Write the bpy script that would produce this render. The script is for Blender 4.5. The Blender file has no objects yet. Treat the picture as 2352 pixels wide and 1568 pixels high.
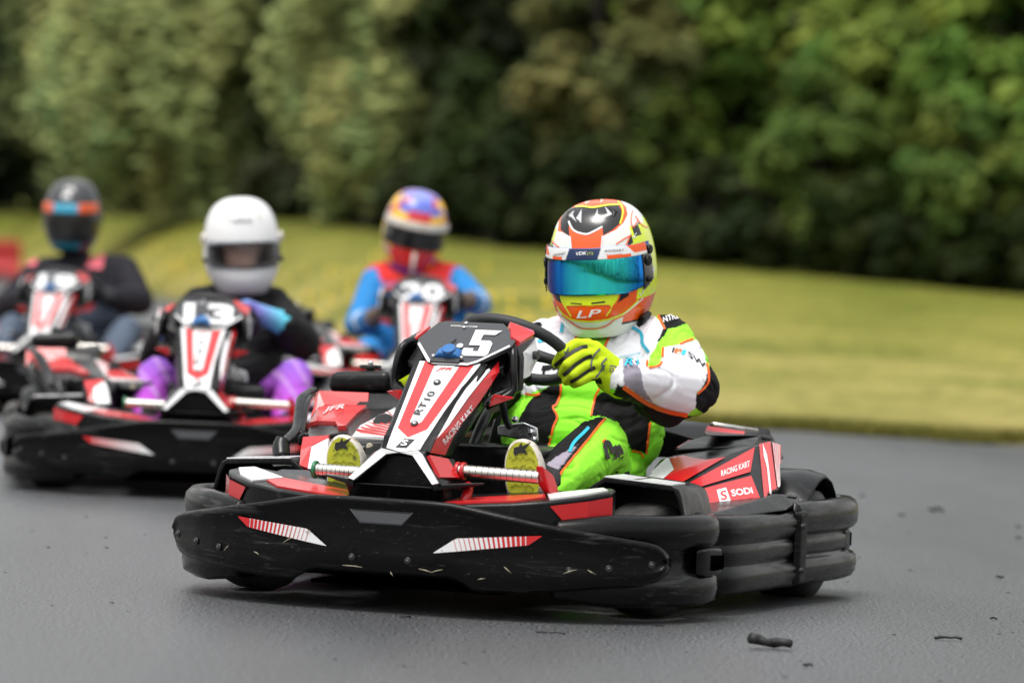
import bpy, bmesh, math, random
import numpy as np
from mathutils import Vector, Matrix, noise
from mathutils.bvhtree import BVHTree
from mathutils.geometry import tessellate_polygon, delaunay_2d_cdt

random.seed(7); np.random.seed(7)
SC = bpy.context.scene
COL = SC.collection

# ------------------------------------------------------------------ camera, sky, sun, exposure
CAM_H = 0.83
ROLL, PITCH = math.radians(2.4), math.atan((784 - 600) / 9800)
_f = Vector((0, math.cos(PITCH), -math.sin(PITCH)))
_r0 = Vector((1, 0, 0)); _u0 = _r0.cross(_f)
_r = _r0 * math.cos(ROLL) + _u0 * math.sin(ROLL)
_u = _u0 * math.cos(ROLL) - _r0 * math.sin(ROLL)
cam = bpy.data.cameras.new('camera')
cam.sensor_width = 36.0; cam.lens = 36.0 * 9800 / 2352
cam.clip_start = 0.1; cam.clip_end = 2000
cam.dof.use_dof = True; cam.dof.focus_distance = 10.35; cam.dof.aperture_fstop = 2.9
cam_o = bpy.data.objects.new('camera', cam); COL.objects.link(cam_o)
cam_o.matrix_world = Matrix(((_r.x, _u.x, -_f.x, 0), (_r.y, _u.y, -_f.y, 0), (_r.z, _u.z, -_f.z, CAM_H), (0, 0, 0, 1)))
SC.camera = cam_o

SUN_EL, SUN_AZ = math.radians(70), math.radians(215)     # azimuth from +Y clockwise: high, behind the camera to its left
world = bpy.data.worlds.new('World'); SC.world = world; world.use_nodes = True
wn = world.node_tree; bgn = wn.nodes['Background']
sky = wn.nodes.new('ShaderNodeTexSky'); sky.sky_type = 'NISHITA'; sky.sun_disc = False
sky.sun_elevation = SUN_EL; sky.sun_rotation = SUN_AZ
sky.dust_density = 3.0; sky.air_density = 3.0; sky.ozone_density = 1.0
hsv = wn.nodes.new('ShaderNodeHueSaturation'); hsv.inputs['Saturation'].default_value = 0.12   # a grey overcast sky
wn.links.new(sky.outputs[0], hsv.inputs['Color']); wn.links.new(hsv.outputs[0], bgn.inputs['Color'])
bgn.inputs['Strength'].default_value = 0.125
sun = bpy.data.lights.new('sun', 'SUN'); sun.energy = 1.5; sun.angle = math.radians(26); sun.color = (1, .97, .92)
sun_o = bpy.data.objects.new('sun', sun); COL.objects.link(sun_o)
_sd = Vector((math.sin(SUN_AZ) * math.cos(SUN_EL), math.cos(SUN_AZ) * math.cos(SUN_EL), math.sin(SUN_EL)))
sun_o.rotation_euler = _sd.to_track_quat('Z', 'Y').to_euler()
SC.view_settings.view_transform = 'Standard'; SC.view_settings.look = 'None'
SC.view_settings.gamma = 1; SC.view_settings.exposure = 0.74
SC.render.engine = 'CYCLES'
SC.cycles.use_denoising = True
SC.cycles.max_bounces = 6; SC.cycles.transparent_max_bounces = 12

# ------------------------------------------------------------------ helpers
def V(p): return Vector(p)
def tag(o, label=None, cat=None, group=None, kind=None):
    if label: o['label'] = label
    if cat: o['category'] = cat
    if group: o['group'] = group
    if kind: o['kind'] = kind
    return o
def empty(name, loc, rz=0.0):
    o = bpy.data.objects.new(name, None); COL.objects.link(o)
    o.empty_display_size = .1; o.location = loc; o.rotation_euler = (0, 0, rz); return o
def link(name, me, m, parent=None, smooth=True, bevel=0, seg=2, angle=30):
    o = bpy.data.objects.new(name, me); COL.objects.link(o)
    if m is not None:
        for k in (m if isinstance(m, (list, tuple)) else [m]): me.materials.append(k)
    if parent is not None: o.parent = parent
    if smooth: me.polygons.foreach_set('use_smooth', np.ones(len(me.polygons), bool))
    if bevel:
        b = o.modifiers.new('bevel', 'BEVEL'); b.width = bevel; b.segments = seg; b.limit_method = 'ANGLE'; b.angle_limit = math.radians(angle)
        w = o.modifiers.new('normals', 'WEIGHTED_NORMAL'); w.keep_sharp = False
    return o
def ob(name, verts, faces, m, parent=None, smooth=True, bevel=0, seg=2, angle=30):
    me = bpy.data.meshes.new(name); me.from_pydata([tuple(v) for v in verts], [], faces); me.update()
    bm = bmesh.new(); bm.from_mesh(me); bmesh.ops.recalc_face_normals(bm, faces=bm.faces); bm.to_mesh(me); bm.free()
    return link(name, me, m, parent, smooth, bevel, seg, angle)
def hull(name, pts, m, parent=None, bevel=.006, seg=2, mirror=False):
    bm = bmesh.new()
    for p in pts: bm.verts.new((-p[0] if mirror else p[0], p[1], p[2]))
    r = bmesh.ops.convex_hull(bm, input=bm.verts)
    bmesh.ops.delete(bm, geom=[g for g in r['geom_interior'] if isinstance(g, bmesh.types.BMVert)], context='VERTS')
    bmesh.ops.dissolve_limit(bm, angle_limit=math.radians(4), verts=bm.verts, edges=bm.edges)
    bmesh.ops.recalc_face_normals(bm, faces=bm.faces)
    me = bpy.data.meshes.new(name); bm.to_mesh(me); bm.free()
    return link(name, me, m, parent, True, bevel, seg)
def boxp(name, a, b, m, parent=None, bevel=.005, seg=2):
    return hull(name, [(x, y, z) for x in (a[0], b[0]) for y in (a[1], b[1]) for z in (a[2], b[2])], m, parent, bevel, seg)
def catmull(pts, n=6, closed=False):
    pts = [Vector(p) for p in pts]; out = []; N = len(pts)
    for i in range(N if closed else N - 1):
        if closed: a, b, c, d = pts[(i-1) % N], pts[i], pts[(i+1) % N], pts[(i+2) % N]
        else: a, b, c, d = pts[max(i-1, 0)], pts[i], pts[i+1], pts[min(i+2, N-1)]
        for k in range(n):
            t = k / n
            out.append(.5 * ((2*b) + (c-a)*t + (2*a-5*b+4*c-d)*t*t + (3*b-a-3*c+d)*t**3))
    if not closed: out.append(pts[-1])
    return out
def tube_data(pts, r, n=10, closed=False, caps=True):
    pts = [Vector(p) for p in pts]; N = len(pts); vs, fs = [], []
    rr = r if isinstance(r, (list, tuple)) else [r] * N
    up = None
    for i, p in enumerate(pts):
        t = (pts[(i+1) % N] - pts[i-1]) if closed else (pts[min(i+1, N-1)] - pts[max(i-1, 0)])
        t.normalize()
        if up is None: up = t.orthogonal().normalized()
        up = (up - t * up.dot(t)).normalized(); s = t.cross(up)
        for k in range(n):
            a = 2*math.pi*k/n; vs.append(p + (up*math.cos(a) + s*math.sin(a)) * rr[i])
    for i in range(N if closed else N-1):
        j = (i+1) % N
        for k in range(n): fs.append((i*n+k, i*n+(k+1) % n, j*n+(k+1) % n, j*n+k))
    if caps and not closed: fs += [tuple(range(n))[::-1], tuple(range((N-1)*n, N*n))]
    return vs, fs
def tube(name, pts, r, m, parent=None, n=10, smooth=0, closed=False):
    if smooth:
        n0 = len(pts); pts = catmull(pts, smooth, closed)
        if isinstance(r, (list, tuple)): r = [float(v) for v in np.interp(np.linspace(0, n0-1, len(pts)), range(n0), r)]
    vs, fs = tube_data(pts, r, n, closed)
    return ob(name, vs, fs, m, parent, True)
def cyl(name, a, b, r, m, parent=None, n=16, bevel=.002):
    vs, fs = tube_data([a, b], r, n); return ob(name, vs, fs, m, parent, True, bevel, 2, 40)
def loft(name, rings, m, parent=None, caps=True, bevel=0, closed=False, smooth=True):
    n = len(rings[0]); vs = [p for r in rings for p in r]; fs = []
    N = len(rings)
    for i in range(N if closed else N-1):
        j = (i+1) % N
        for k in range(n): fs.append((i*n+k, i*n+(k+1) % n, j*n+(k+1) % n, j*n+k))
    if caps and not closed: fs += [tuple(range(n))[::-1], tuple(range((N-1)*n, N*n))]
    return ob(name, vs, fs, m, parent, smooth, bevel)
def sweep(name, path, prof, m, parent=None, mirror=False, scale=None):
    """path: (x, y) list; prof: closed list of (outward offset, z); outward is to the right of the travel direction"""
    rings = []
    for i, p in enumerate(path):
        a, b = path[max(i-1, 0)], path[min(i+1, len(path)-1)]
        t = Vector((b[0]-a[0], b[1]-a[1])).normalized(); nrm = Vector((t.y, -t.x))
        s = scale[i] if scale else (1, 1)
        zc = sum(q[1] for q in prof) / len(prof)
        ring = [(p[0]+nrm.x*q[0]*s[0], p[1]+nrm.y*q[0]*s[0], zc+(q[1]-zc)*s[1]) for q in prof]
        rings.append([(-x, y, z) if mirror else (x, y, z) for x, y, z in ring])
    return loft(name, rings, m, parent)
OUT = Vector((.342, -.94, .1))
def poly_tri(pts2):
    return tessellate_polygon([[Vector((p[0], p[1], 0)) for p in pts2]])
def sticker(name, pts, m, parent, off=.0025, out=OUT, mirror=False, thick=True):
    pts = [Vector((-p[0], p[1], p[2]) if mirror else p) for p in pts]
    o2 = Vector((-out.x, out.y, out.z)) if mirror else out
    nrm = Vector((0, 0, 0))
    for i in range(len(pts)):
        a, b = pts[i], pts[(i+1) % len(pts)]; nrm += a.cross(b)
    nrm.normalize()
    if nrm.dot(o2) < 0: nrm = -nrm
    tr = tessellate_polygon([pts]); n = len(pts)
    vs = [p + nrm*off for p in pts] + [p - nrm*.001 for p in pts]
    fs = [tuple(t) for t in tr]
    fs += [(i, (i+1) % n, n+(i+1) % n, n+i) for i in range(n)]
    return ob(name, vs, fs, m, parent, False)
_tc = {}
def text_tris(body, bold=0.0, shear=0.0):
    key = (body, bold, shear)
    if key not in _tc:
        cu = bpy.data.curves.new('lettering', 'FONT'); cu.body = body; cu.offset = bold; cu.shear = shear; cu.resolution_u = 3
        o = bpy.data.objects.new('lettering', cu); COL.objects.link(o)
        dg = bpy.context.evaluated_depsgraph_get(); me = bpy.data.meshes.new_from_object(o.evaluated_get(dg))
        co = np.array([v.co[:2] for v in me.vertices]); me.calc_loop_triangles()
        tr = [tuple(t.vertices) for t in me.loop_triangles]
        mn, mx = co.min(0), co.max(0); co = (co - mn) / (mx - mn)
        bpy.data.objects.remove(o); bpy.data.curves.remove(cu); bpy.data.meshes.remove(me)
        _tc[key] = (co, tr)
    return _tc[key]
def text(name, body, bl, br, tl, m, parent, off=.004, bold=.015, shear=0.0, out=OUT, mirror=False):
    co, tr = text_tris(body, bold, shear); bl, br, tl = V(bl), V(br), V(tl); U, W = br-bl, tl-bl
    nrm = U.cross(W).normalized()
    if nrm.dot(out) < 0: nrm = -nrm
    return ob(name, [bl + U*c[0] + W*c[1] + nrm*off for c in co], tr, m, parent, False)

# ------------------------------------------------------------------ materials
def mat(name, col, rough=.5, metal=0.0, coat=0.0, var=0.0, vscale=20, bump=0.0, bscale=80, rvar=0.0, spec=.5, scuff=None, sheen=0.0, dirt=None, stretch=None):
    m = bpy.data.materials.new(name); m.use_nodes = True; nt = m.node_tree; b = nt.nodes['Principled BSDF']; L = nt.links.new
    b.inputs['Base Color'].default_value = (*col, 1); b.inputs['Roughness'].default_value = rough
    b.inputs['Metallic'].default_value = metal; b.inputs['Coat Weight'].default_value = coat; b.inputs['Coat Roughness'].default_value = .08
    b.inputs['Specular IOR Level'].default_value = spec; b.inputs['Sheen Weight'].default_value = sheen
    tc = nt.nodes.new('ShaderNodeTexCoord')
    src = tc.outputs['Object']
    if stretch:
        mp = nt.nodes.new('ShaderNodeMapping'); mp.inputs['Scale'].default_value = stretch; L(src, mp.inputs[0]); src = mp.outputs[0]
    def nz(scale, detail=4, dist=0.0):
        n = nt.nodes.new('ShaderNodeTexNoise'); n.inputs['Scale'].default_value = scale; n.inputs['Detail'].default_value = detail
        n.inputs['Distortion'].default_value = dist; L(src, n.inputs['Vector']); return n
    def ramp(src, a, b_):
        r = nt.nodes.new('ShaderNodeMapRange'); r.inputs[1].default_value = a; r.inputs[2].default_value = b_; L(src, r.inputs[0]); return r
    cur = None
    if var:
        mx = nt.nodes.new('ShaderNodeMixRGB'); mx.inputs[1].default_value = (*[c*(1-var) for c in col], 1); mx.inputs[2].default_value = (*[min(1, c*(1+var)) for c in col], 1)
        L(nz(vscale).outputs[0], mx.inputs[0]); cur = mx.outputs[0]
    for spec_ in ([scuff] if scuff else []) + ([dirt] if dirt else []):
        c2, sc, lo, hi, dist = spec_
        mx = nt.nodes.new('ShaderNodeMixRGB'); mx.inputs[1].default_value = (*col, 1); mx.inputs[2].default_value = (*c2, 1)
        if cur is not None: L(cur, mx.inputs[1])
        L(ramp(nz(sc, 8, dist).outputs[0], lo, hi).outputs[0], mx.inputs[0]); cur = mx.outputs[0]
    if cur is not None: L(cur, b.inputs['Base Color'])
    if rvar:
        r = ramp(nz(vscale*1.7, 5, .6).outputs[0], .3, .7); r.inputs[3].default_value = max(.03, rough-rvar); r.inputs[4].default_value = min(1, rough+rvar); L(r.outputs[0], b.inputs['Roughness'])
    if bump:
        bp = nt.nodes.new('ShaderNodeBump'); bp.inputs['Strength'].default_value = bump; bp.inputs['Distance'].default_value = .002
        L(nz(bscale, 3).outputs[0], bp.inputs['Height']); L(bp.outputs[0], b.inputs['Normal'])
    return m
def mat_attr(name, rough=.5, coat=0.0, bump=0.0, bscale=600, sheen=0.0, spec=.5):
    m = mat(name, (1, 1, 1), rough, coat=coat, bump=bump, bscale=bscale, sheen=sheen, spec=spec); nt = m.node_tree
    a = nt.nodes.new('ShaderNodeVertexColor'); a.layer_name = 'Col'
    nt.links.new(a.outputs[0], nt.nodes['Principled BSDF'].inputs['Base Color']); return m
M = {}
M['plastic'] = mat('black_plastic', (.0038, .004, .0046), .29, var=.3, vscale=9, bump=.1, bscale=260, rvar=.1, scuff=((.035, .036, .04), 13, .64, .8, 1.2), spec=.32)
M['bumper'] = mat('scuffed_bumper_plastic', (.0022, .0022, .0024), .26, var=.4, vscale=6, bump=.06, bscale=150, rvar=.14, scuff=((.06, .06, .06), 7, .61, .80, 1.5), dirt=((.16, .14, .11), 85, .68, .75, 0), spec=.22, stretch=(.8, .8, 6.0))
M['grey_plastic'] = mat('grey_plastic', (.055, .058, .065), .4, var=.15, vscale=12, bump=.1)
M['red'] = mat('red_sticker', (.56, .012, .016), .22, coat=.4, var=.1, vscale=6, rvar=.06)
M['salmon'] = mat('sheen_red_sticker', (.60, .022, .026), .3, coat=.3, var=.1, vscale=6, rvar=.08)  # lighter copy of the red; sky sheen on upper faces put into the colour
M['white'] = mat('white_sticker', (.78, .78, .79), .28, coat=.3, var=.04, vscale=10, dirt=((.35, .34, .32), 120, .66, .74, 0))
M['dark'] = mat('dark_print', (.02, .02, .022), .35)
M['plate'] = mat('number_plate_grey', (.042, .044, .05), .33, var=.1, vscale=20)
M['steel'] = mat('brushed_steel', (.62, .6, .56), .28, metal=1, rvar=.08, vscale=30)
M['alu'] = mat('aluminium', (.72, .73, .75), .25, metal=1, rvar=.08, vscale=25)
M['redpl'] = mat('red_plastic', (.5, .01, .015), .3, coat=.2)
M['green'] = mat('green_plastic', (.01, .16, .07), .35)
M['blue'] = mat('blue_plastic', (.02, .13, .36), .3)
M['rubber'] = mat('tyre_rubber', (.016, .016, .016), .6, var=.4, vscale=8, bump=.4, bscale=90, scuff=((.06, .057, .052), 9, .5, .75, 1.0))
M['rubber_grip'] = mat('grip_rubber', (.02, .021, .023), .55, bump=.5, bscale=500)
M['seat'] = mat('seat_shell', (.02, .02, .022), .35, bump=.1)
M['brass'] = mat('old_rubber_paper', (.3, .17, .06), .6)
M['shade'] = mat('shade_black', (.001, .001, .001), 1.0, spec=0.0)  # lightless black that paints in the shade of slots and underside
M['tank'] = mat('milky_plastic', (.5, .45, .33), .4)

def setcol(me, cols):
    a = me.color_attributes.new('Col', 'FLOAT_COLOR', 'POINT')
    c = np.ones((len(me.vertices), 4), np.float32); c[:, :3] = cols; a.data.foreach_set('color', c.ravel())
def verts_np(me):
    a = np.empty(len(me.vertices)*3, np.float32); me.vertices.foreach_get('co', a); return a.reshape(-1, 3).astype(float)
def normals_np(me):
    a = np.empty(len(me.vertices)*3, np.float32); me.vertices.foreach_get('normal', a); return a.reshape(-1, 3).astype(float)
def inpoly(uv, poly):
    x, y = uv[:, 0], uv[:, 1]; r = np.zeros(len(uv), bool); n = len(poly)
    for i in range(n):
        x1, y1 = poly[i]; x2, y2 = poly[(i+1) % n]
        if y1 == y2: continue
        c = ((y1 > y) != (y2 > y)) & (x < (x2-x1)*(y-y1)/(y2-y1)+x1); r ^= c
    return r

# ------------------------------------------------------------------ go-kart (local axes: +X the driver's left, +Y to the rear, front face at y = 0)
BOW = ((0, 0), (.07, 0), (.14, .001), (.20, .008), (.30, .027), (.385, .049), (.46, .083), (.52, .12), (.58, .172), (.62, .212), (.645, .242))
def bow(x): return float(np.interp(abs(x), [p[0] for p in BOW], [p[1] for p in BOW]))
def mir(pts): return [(-p[0], p[1], p[2]) for p in pts]

def wheel(parent, c, R, w, rim_r, steer=0.0):
    prof = [(-.5, rim_r), (-.52, rim_r+.02), (-.5, R*.82), (-.43, R*.955), (-.3, R*.995), (0, R), (.3, R*.995), (.43, R*.955), (.5, R*.82), (.52, rim_r+.02), (.5, rim_r)]
    n = 40; rot = Matrix.Rotation(steer, 3, 'Z'); c = V(c)
    def rev(pr, nn):
        return [[c + rot @ V((q[0]*w, q[1]*math.cos(a), q[1]*math.sin(a))) for q in pr] for a in [2*math.pi*k/nn for k in range(nn)]]
    ty = loft('tyre', rev(prof, n), M['rubber'], parent, closed=True)
    rp = [(-.44, .03), (-.44, rim_r*.5), (-.3, rim_r*.6), (-.46, rim_r*.95), (-.5, rim_r+.004), (-.46, rim_r+.006), (.46, rim_r+.006), (.5, rim_r+.004), (.46, rim_r*.95), (.3, rim_r*.6), (.44, rim_r*.5), (.44, .03)]
    ri = loft('rim', rev(rp, 24), M['alu'], ty, closed=True)
    a, b = c + rot @ V((-.3*w, 0, 0)), c + rot @ V((.5*w, 0, 0))
    cyl('hub', a, b, .032, M['grey_plastic'], ty)

def striped_decal(parent, L, U, rev):
    """white to red hatched flash stuck on the bumper: L, U lower and upper outline as functions of s (0 inner tip .. 1 outer tip)"""
    def quad_strip(s0, s1, n=8, sl=0.0):
        vs = []
        for i in range(n+1):
            s = s0 + (s1-s0)*i/n; vs += [L(min(1, s)), U(min(1, s+sl))]
        return vs, [(2*i, 2*i+1, 2*i+3, 2*i+2) for i in range(n)]
    def out(vs, d): return [(v[0], bow(v[0]) - .008 - d, v[1]) for v in vs]
    vs, fs = quad_strip(0, .86, 24); o = ob('flash_sticker', out(vs, .001), fs, M['white'], parent, False)
    vs, fs = quad_strip(.86, 1, 6); V2, F2 = list(out(vs, .002)), list(fs)
    for i in range(15):
        s = .18 + .68*i/15; w = .004 + .034*(i/15)**1.3
        a, f = quad_strip(s, s+w, 1); b = len(V2); V2 += out(a, .002); F2 += [tuple(b+k for k in q) for q in f]
    ob('hatching', V2, F2, M['red'], o, False)

def bvh_of(o): return BVHTree.FromPolygons([v.co for v in o.data.vertices], [tuple(p.vertices) for p in o.data.polygons])
def ptext(name, body, uv, o, m, bold=.015, off=.0012): return printed_text(name, body, uv[0], uv[1], uv[2], bvh_of(o), m, o, off, bold)
def ppoly(name, uv, o, m, off=.0012): return printed_poly(name, uv, bvh_of(o), m, o, off)
def build_kart():
    K = empty('go_kart', (0, 0, 0))
    PL, BU = M['plastic'], M['bumper']
    # ---- front bumper: bowed, lipped panel
    xs = np.concatenate([-np.array([.628, .626, .622, .616, .608]), np.linspace(-.6, .6, 81), np.array([.608, .616, .622, .626, .628])])
    tx = [0, .09, .17, .223, .31, .42, .522, .595, .61, .62, .626, .628]; tz = [.270, .270, .268, .259, .243, .224, .207, .193, .187, .178, .166, .158]
    bx = [0, .165, .185, .225, .25, .33, .42, .5, .56, .6, .614, .622, .626, .628]; bz = [.092, .092, .088, .066, .064, .068, .074, .084, .088, .097, .106, .116, .126, .134]
    rings = []
    for x in xs:
        t = np.interp(abs(x), tx, tz); b = np.interp(abs(x), bx, bz); y = bow(x); h = t-b
        s = min(1.0, h/.06)
        P_ = [(-.000, b+.012*s), (-.006, b+.02*s), (-.003, b+.3*h), (-.003, b+.62*h), (-.005, t-.024*s), (-.010, t-.015*s), (-.012, t-.007*s), (-.007, t-.001*s), (.0, t), (.018, t-.002*s), (.028, t-.012*s), (.03, b+.05*h), (.022, b+.004*s), (.008, b)]
        rings.append([(x, y+q[0], q[1]) for q in P_])
    FB = loft('front_bumper', rings, BU, K)
    for sgn in (1, -1):
        def U(s, g=sgn): return (g*np.interp(s, [0, .2, 1], [.134, .186, .380]), np.interp(s, [0, .2, 1], [.151, .187, .203]))
        def Lw(s, g=sgn): return (g*np.interp(s, [0, .2, .88, 1], [.134, .195, .352, .380]), np.interp(s, [0, .2, .88, 1], [.150, .158, .180, .201]))
        striped_decal(FB, Lw, U, False)
        for bxx, bzz in ((.07, .128), (.44, .125), (.52, .132), (.6, .142)):
            y = bow(bxx)-.004; dx = .0 if bxx < .2 else .5; d = V((dx*sgn, -1, 0)).normalized(); c = V((sgn*bxx, y, bzz))
            bo = cyl('bolt', c, c + d*.004, .0085, M['dark'], FB, 12); cyl('socket', c + d*.004, c + d*.0055, .004, M['grey_plastic'], bo, 6, 0)
    y0 = -.004
    rc = ob('grip_recess', [(-.080, y0-.002, .2405), (.080, y0-.002, .2405), (.052, y0-.002, .2085), (-.052, y0-.002, .2085), (-.074, y0-.0005, .2375), (.074, y0-.0005, .2375), (.049, y0-.003, .212), (-.049, y0-.003, .212)],
       [(0, 1, 5, 4), (1, 2, 6, 5), (2, 3, 7, 6), (3, 0, 4, 7), (4, 5, 6, 7)], M['grey_plastic'], FB, False)
    # ---- bulbous bumper corners that wrap the front wheels
    prof = [(-.07, .235), (-.035, .252), (-.008, .25), (.006, .236), (.01, .21), (.004, .185), (-.014, .168), (-.016, .13), (-.004, .115), (.007, .103), (.01, .074), (.005, .05), (-.016, .038), (-.07, .044)]
    path = [(p.x, p.y) for p in catmull([(.40, .085, 0), (.46, .115, 0), (.53, .165, 0), (.595, .24, 0), (.642, .33, 0), (.664, .42, 0), (.66, .485, 0), (.63, .525, 0), (.585, .54, 0)], 5)]
    for mi in (False, True):
        g = -1 if mi else 1
        scl = [(1, 1)]*len(path)
        scl = [(1, .86 + .14*min(1, i/9) if i < 9 else (1 if i < len(path)-3 else .93)) for i in range(len(path))]
        bc = sweep('bumper_corner', path, prof, BU, K, mi, scl)
        hull('lug', [(g*x, y, z) for x, y, z in [(.655, .35, .172), (.655, .35, .112), (.676, .385, .176), (.676, .385, .108), (.684, .47, .172), (.684, .47, .11), (.63, .5, .17), (.63, .5, .112)]], BU, bc, .008, 3)
        hull('slot_shade', [(g*x, y, z) for x, y, z in [(.6845, .405, .158), (.6845, .405, .122), (.6895, .466, .156), (.6895, .466, .124), (.67, .405, .158), (.67, .405, .122), (.67, .466, .156), (.67, .466, .124)]], M['shade'], bc, 0)  # solid block, not a hole: the slot's inner shade is its colour
    # ---- side and rear bumper: one ribbed moulding round each rear wheel
    side = [(-.06, .222), (-.03, .238), (-.012, .237), (0, .23), (.007, .217), (.008, .196), (.003, .18), (-.004, .172), (-.005, .168), (-.001, .163), (.002, .156), (.002, .134), (-.003, .124), (-.005, .118), (-.003, .113), (.004, .106), (.009, .094), (.009, .076), (.004, .06), (-.008, .05), (-.025, .045), (-.06, .055)]
    rear = [(-.05, .245), (-.03, .258), (-.01, .258), (.003, .251), (.011, .238), (.013, .214), (.011, .194), (.003, .182), (-.008, .177), (-.011, .172), (-.009, .167), (-.005, .163), (-.005, .132), (-.010, .127), (-.010, .121), (.002, .117), (.010, .108), (.013, .09), (.011, .07), (.002, .056), (-.014, .049), (-.05, .056)]
    p1 = [(p.x, p.y) for p in catmull([(.575, .57, 0), (.62, .585, 0), (.655, .64, 0), (.673, .75, 0), (.684, .9, 0), (.69, 1.0, 0), (.698, 1.07, 0)], 5)]
    p2 = [(p.x, p.y) for p in catmull([(.692, 1.06, 0), (.703, 1.13, 0), (.716, 1.25, 0), (.724, 1.38, 0), (.722, 1.47, 0), (.70, 1.545, 0), (.64, 1.59, 0), (.5, 1.61, 0), (.3, 1.615, 0), (.0, 1.617, 0)], 5)]
    for mi in (False, True):
        g = -1 if mi else 1
        sb = sweep('side_bumper', p1, side, BU, K, mi)
        hull('joint_rib', [(g*x, y, z) for x, y, z in [(.697, 1.03, .235), (.697, 1.03, .055), (.71, 1.045, .228), (.71, 1.045, .062), (.716, 1.085, .24), (.716, 1.085, .06), (.67, 1.06, .24), (.67, 1.06, .05)]], BU, sb, .006)
        for z in (.2, .09): cyl('bolt', (g*.7, 1.05, z), (g*.717, 1.055, z), .008, M['dark'], sb, 10, 0)
        rb = sweep('rear_bumper', p2, rear, BU, K, mi)
        hull('slot_shade', [(g*x, y, z) for x, y, z in [(.70, 1.5, .166), (.70, 1.5, .132), (.706, 1.535, .164), (.706, 1.535, .134), (.722, 1.475, .166), (.722, 1.475, .132)]], M['shade'], rb, .001)  # black solid painted as the shade inside the slot
        hull('lug', [(g*x, y, z) for x, y, z in [(.705, 1.40, .176), (.705, 1.40, .122), (.72, 1.42, .176), (.72, 1.42, .122), (.722, 1.46, .176), (.722, 1.46, .122), (.69, 1.53, .174), (.69, 1.53, .124)]], BU, rb, .006)
        # wheels
        wheel(K, (g*.50, .46, .135), .135, .135, .066, math.radians(-14))
        wheel(K, (g*.585, 1.36, .14), .14, .17, .066)
        # rear fender
        rr = []
        for k in range(13):
            a = math.radians(200 - 13.5*k - 28); R = .178 + .004*math.sin(k)
            y, z = 1.37 + R*.95*math.cos(a), .150 + R*math.sin(a)
            rr.append([(g*.47, y, z), (g*.62, y, z), (g*.665, y, z-.012), (g*.672, y+.004*math.cos(a), z-.02), (g*.62, 1.37+(y-1.37)*.95, .150+(z-.150)*.95), (g*.47, 1.37+(y-1.37)*.95, .150+(z-.150)*.95)])
        loft('rear_fender', rr, PL, K)
        # front fender
        fs_ = [(.345, .245), (.350, .285), (.366, .302), (.405, .329), (.48, .326), (.575, .318), (.592, .309), (.60, .29), (.613, .238)]
        outer = [(x, z) for x, z in fs_]; inner = [(.602, .238), (.588, .286), (.578, .302), (.48, .309), (.405, .312), (.376, .292), (.36, .28), (.356, .245)]
        sec = outer + inner
        ff = loft('front_fender', [[(g*(x*.985+.007), y, z-.008*(y > .6)) for x, z in sec] for y in (.40, .47, .56, .62)], PL, K, bevel=.004)
        sticker('white_strip', [(g*.405, .40, .3285), (g*.575, .40, .318), (g*.575, .50, .318), (g*.405, .54, .3285)], M['white'], ff, .002, Vector((0, 0, 1)))
        sticker('wheel_arch_liner', [(g*.36, .61, .245), (g*.362, .61, .285), (g*.41, .61, .31), (g*.58, .61, .30), (g*.6, .61, .245), (g*.6, .61, .1), (g*.36, .61, .1)], M['dark'], ff, .002)
        # deck wedges behind the bumper
        dol = [(.10, .045), (.30, .055), (.38, .085), (.45, .15), (.487, .215), (.478, .27), (.46, .295), (.12, .24)]
        dz = lambda x, y: .2555 + .03*(x-.1)/.38 + .02*(y-.05)/.2
        dk = ob('front_deck', [(g*x, y, .19) for x, y in dol] + [(g*x, y, dz(x, y)) for x, y in dol], [tuple(range(8))[::-1], tuple(range(8, 16))] + [(i, (i+1) % 8, 8+(i+1) % 8, 8+i) for i in range(8)], PL, K, True, .007, 3)
        on = lambda x, y: (g*x, y, dz(x, y))
        up_ = Vector((0, -.1, 1))
        sticker('red_sticker', [on(.12, .062), on(.135, .15), on(.33, .19), on(.352, .135), on(.30, .078)], M['salmon'], dk, .004, up_)
        sticker('white_sticker', [on(.36, .135), on(.335, .195), on(.445, .275), on(.47, .235), on(.43, .155), on(.375, .1)], M['white'], dk, .004, up_)
        wl = [(.38, .085), (.415, .1175), (.45, .15), (.4685, .1825), (.487, .215)]
        top = [(g*(x+.004), y-.004, dz(x, y)-.011) for x, y in wl]; bot = [(g*(x+.004), y-.004, .226 - .004*k) for k, (x, y) in enumerate(wl)]; bot[0] = (bot[0][0], bot[0][1], top[0][2]-.002)
        ob('red_end_sticker', top + bot, [(k, k+1, 6+k, 5+k) for k in range(4)], M['red'], dk, False)
    # ---- nose cone: raked centre panel with stickers, hollow foot
    NA = V((0, .100, .370)); nd = V((0, 1.325, 1)).normalized(); nn = V((0, -1, 1.325)).normalized()
    def N(x, z, d=0.0):                                       # a point on the raked panel
        return (x, .100 + 1.325*(z-.370) + nn.y*d, z + nn.z*d)
    nose = hull('nose_cone', [N(-.052, .372), N(.058, .372), N(-.086, .585), N(.104, .585), N(-.09, .585, -.045), N(.108, .585, -.05), N(-.07, .47, -.06), N(.092, .475, -.05),
        (.075, .118, .362), (-.065, .118, .362), (.09, .2, .36), (-.075, .2, .36), N(.08, .58, -.12), N(-.07, .58, -.12)], PL, K, .007, 3)
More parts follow.
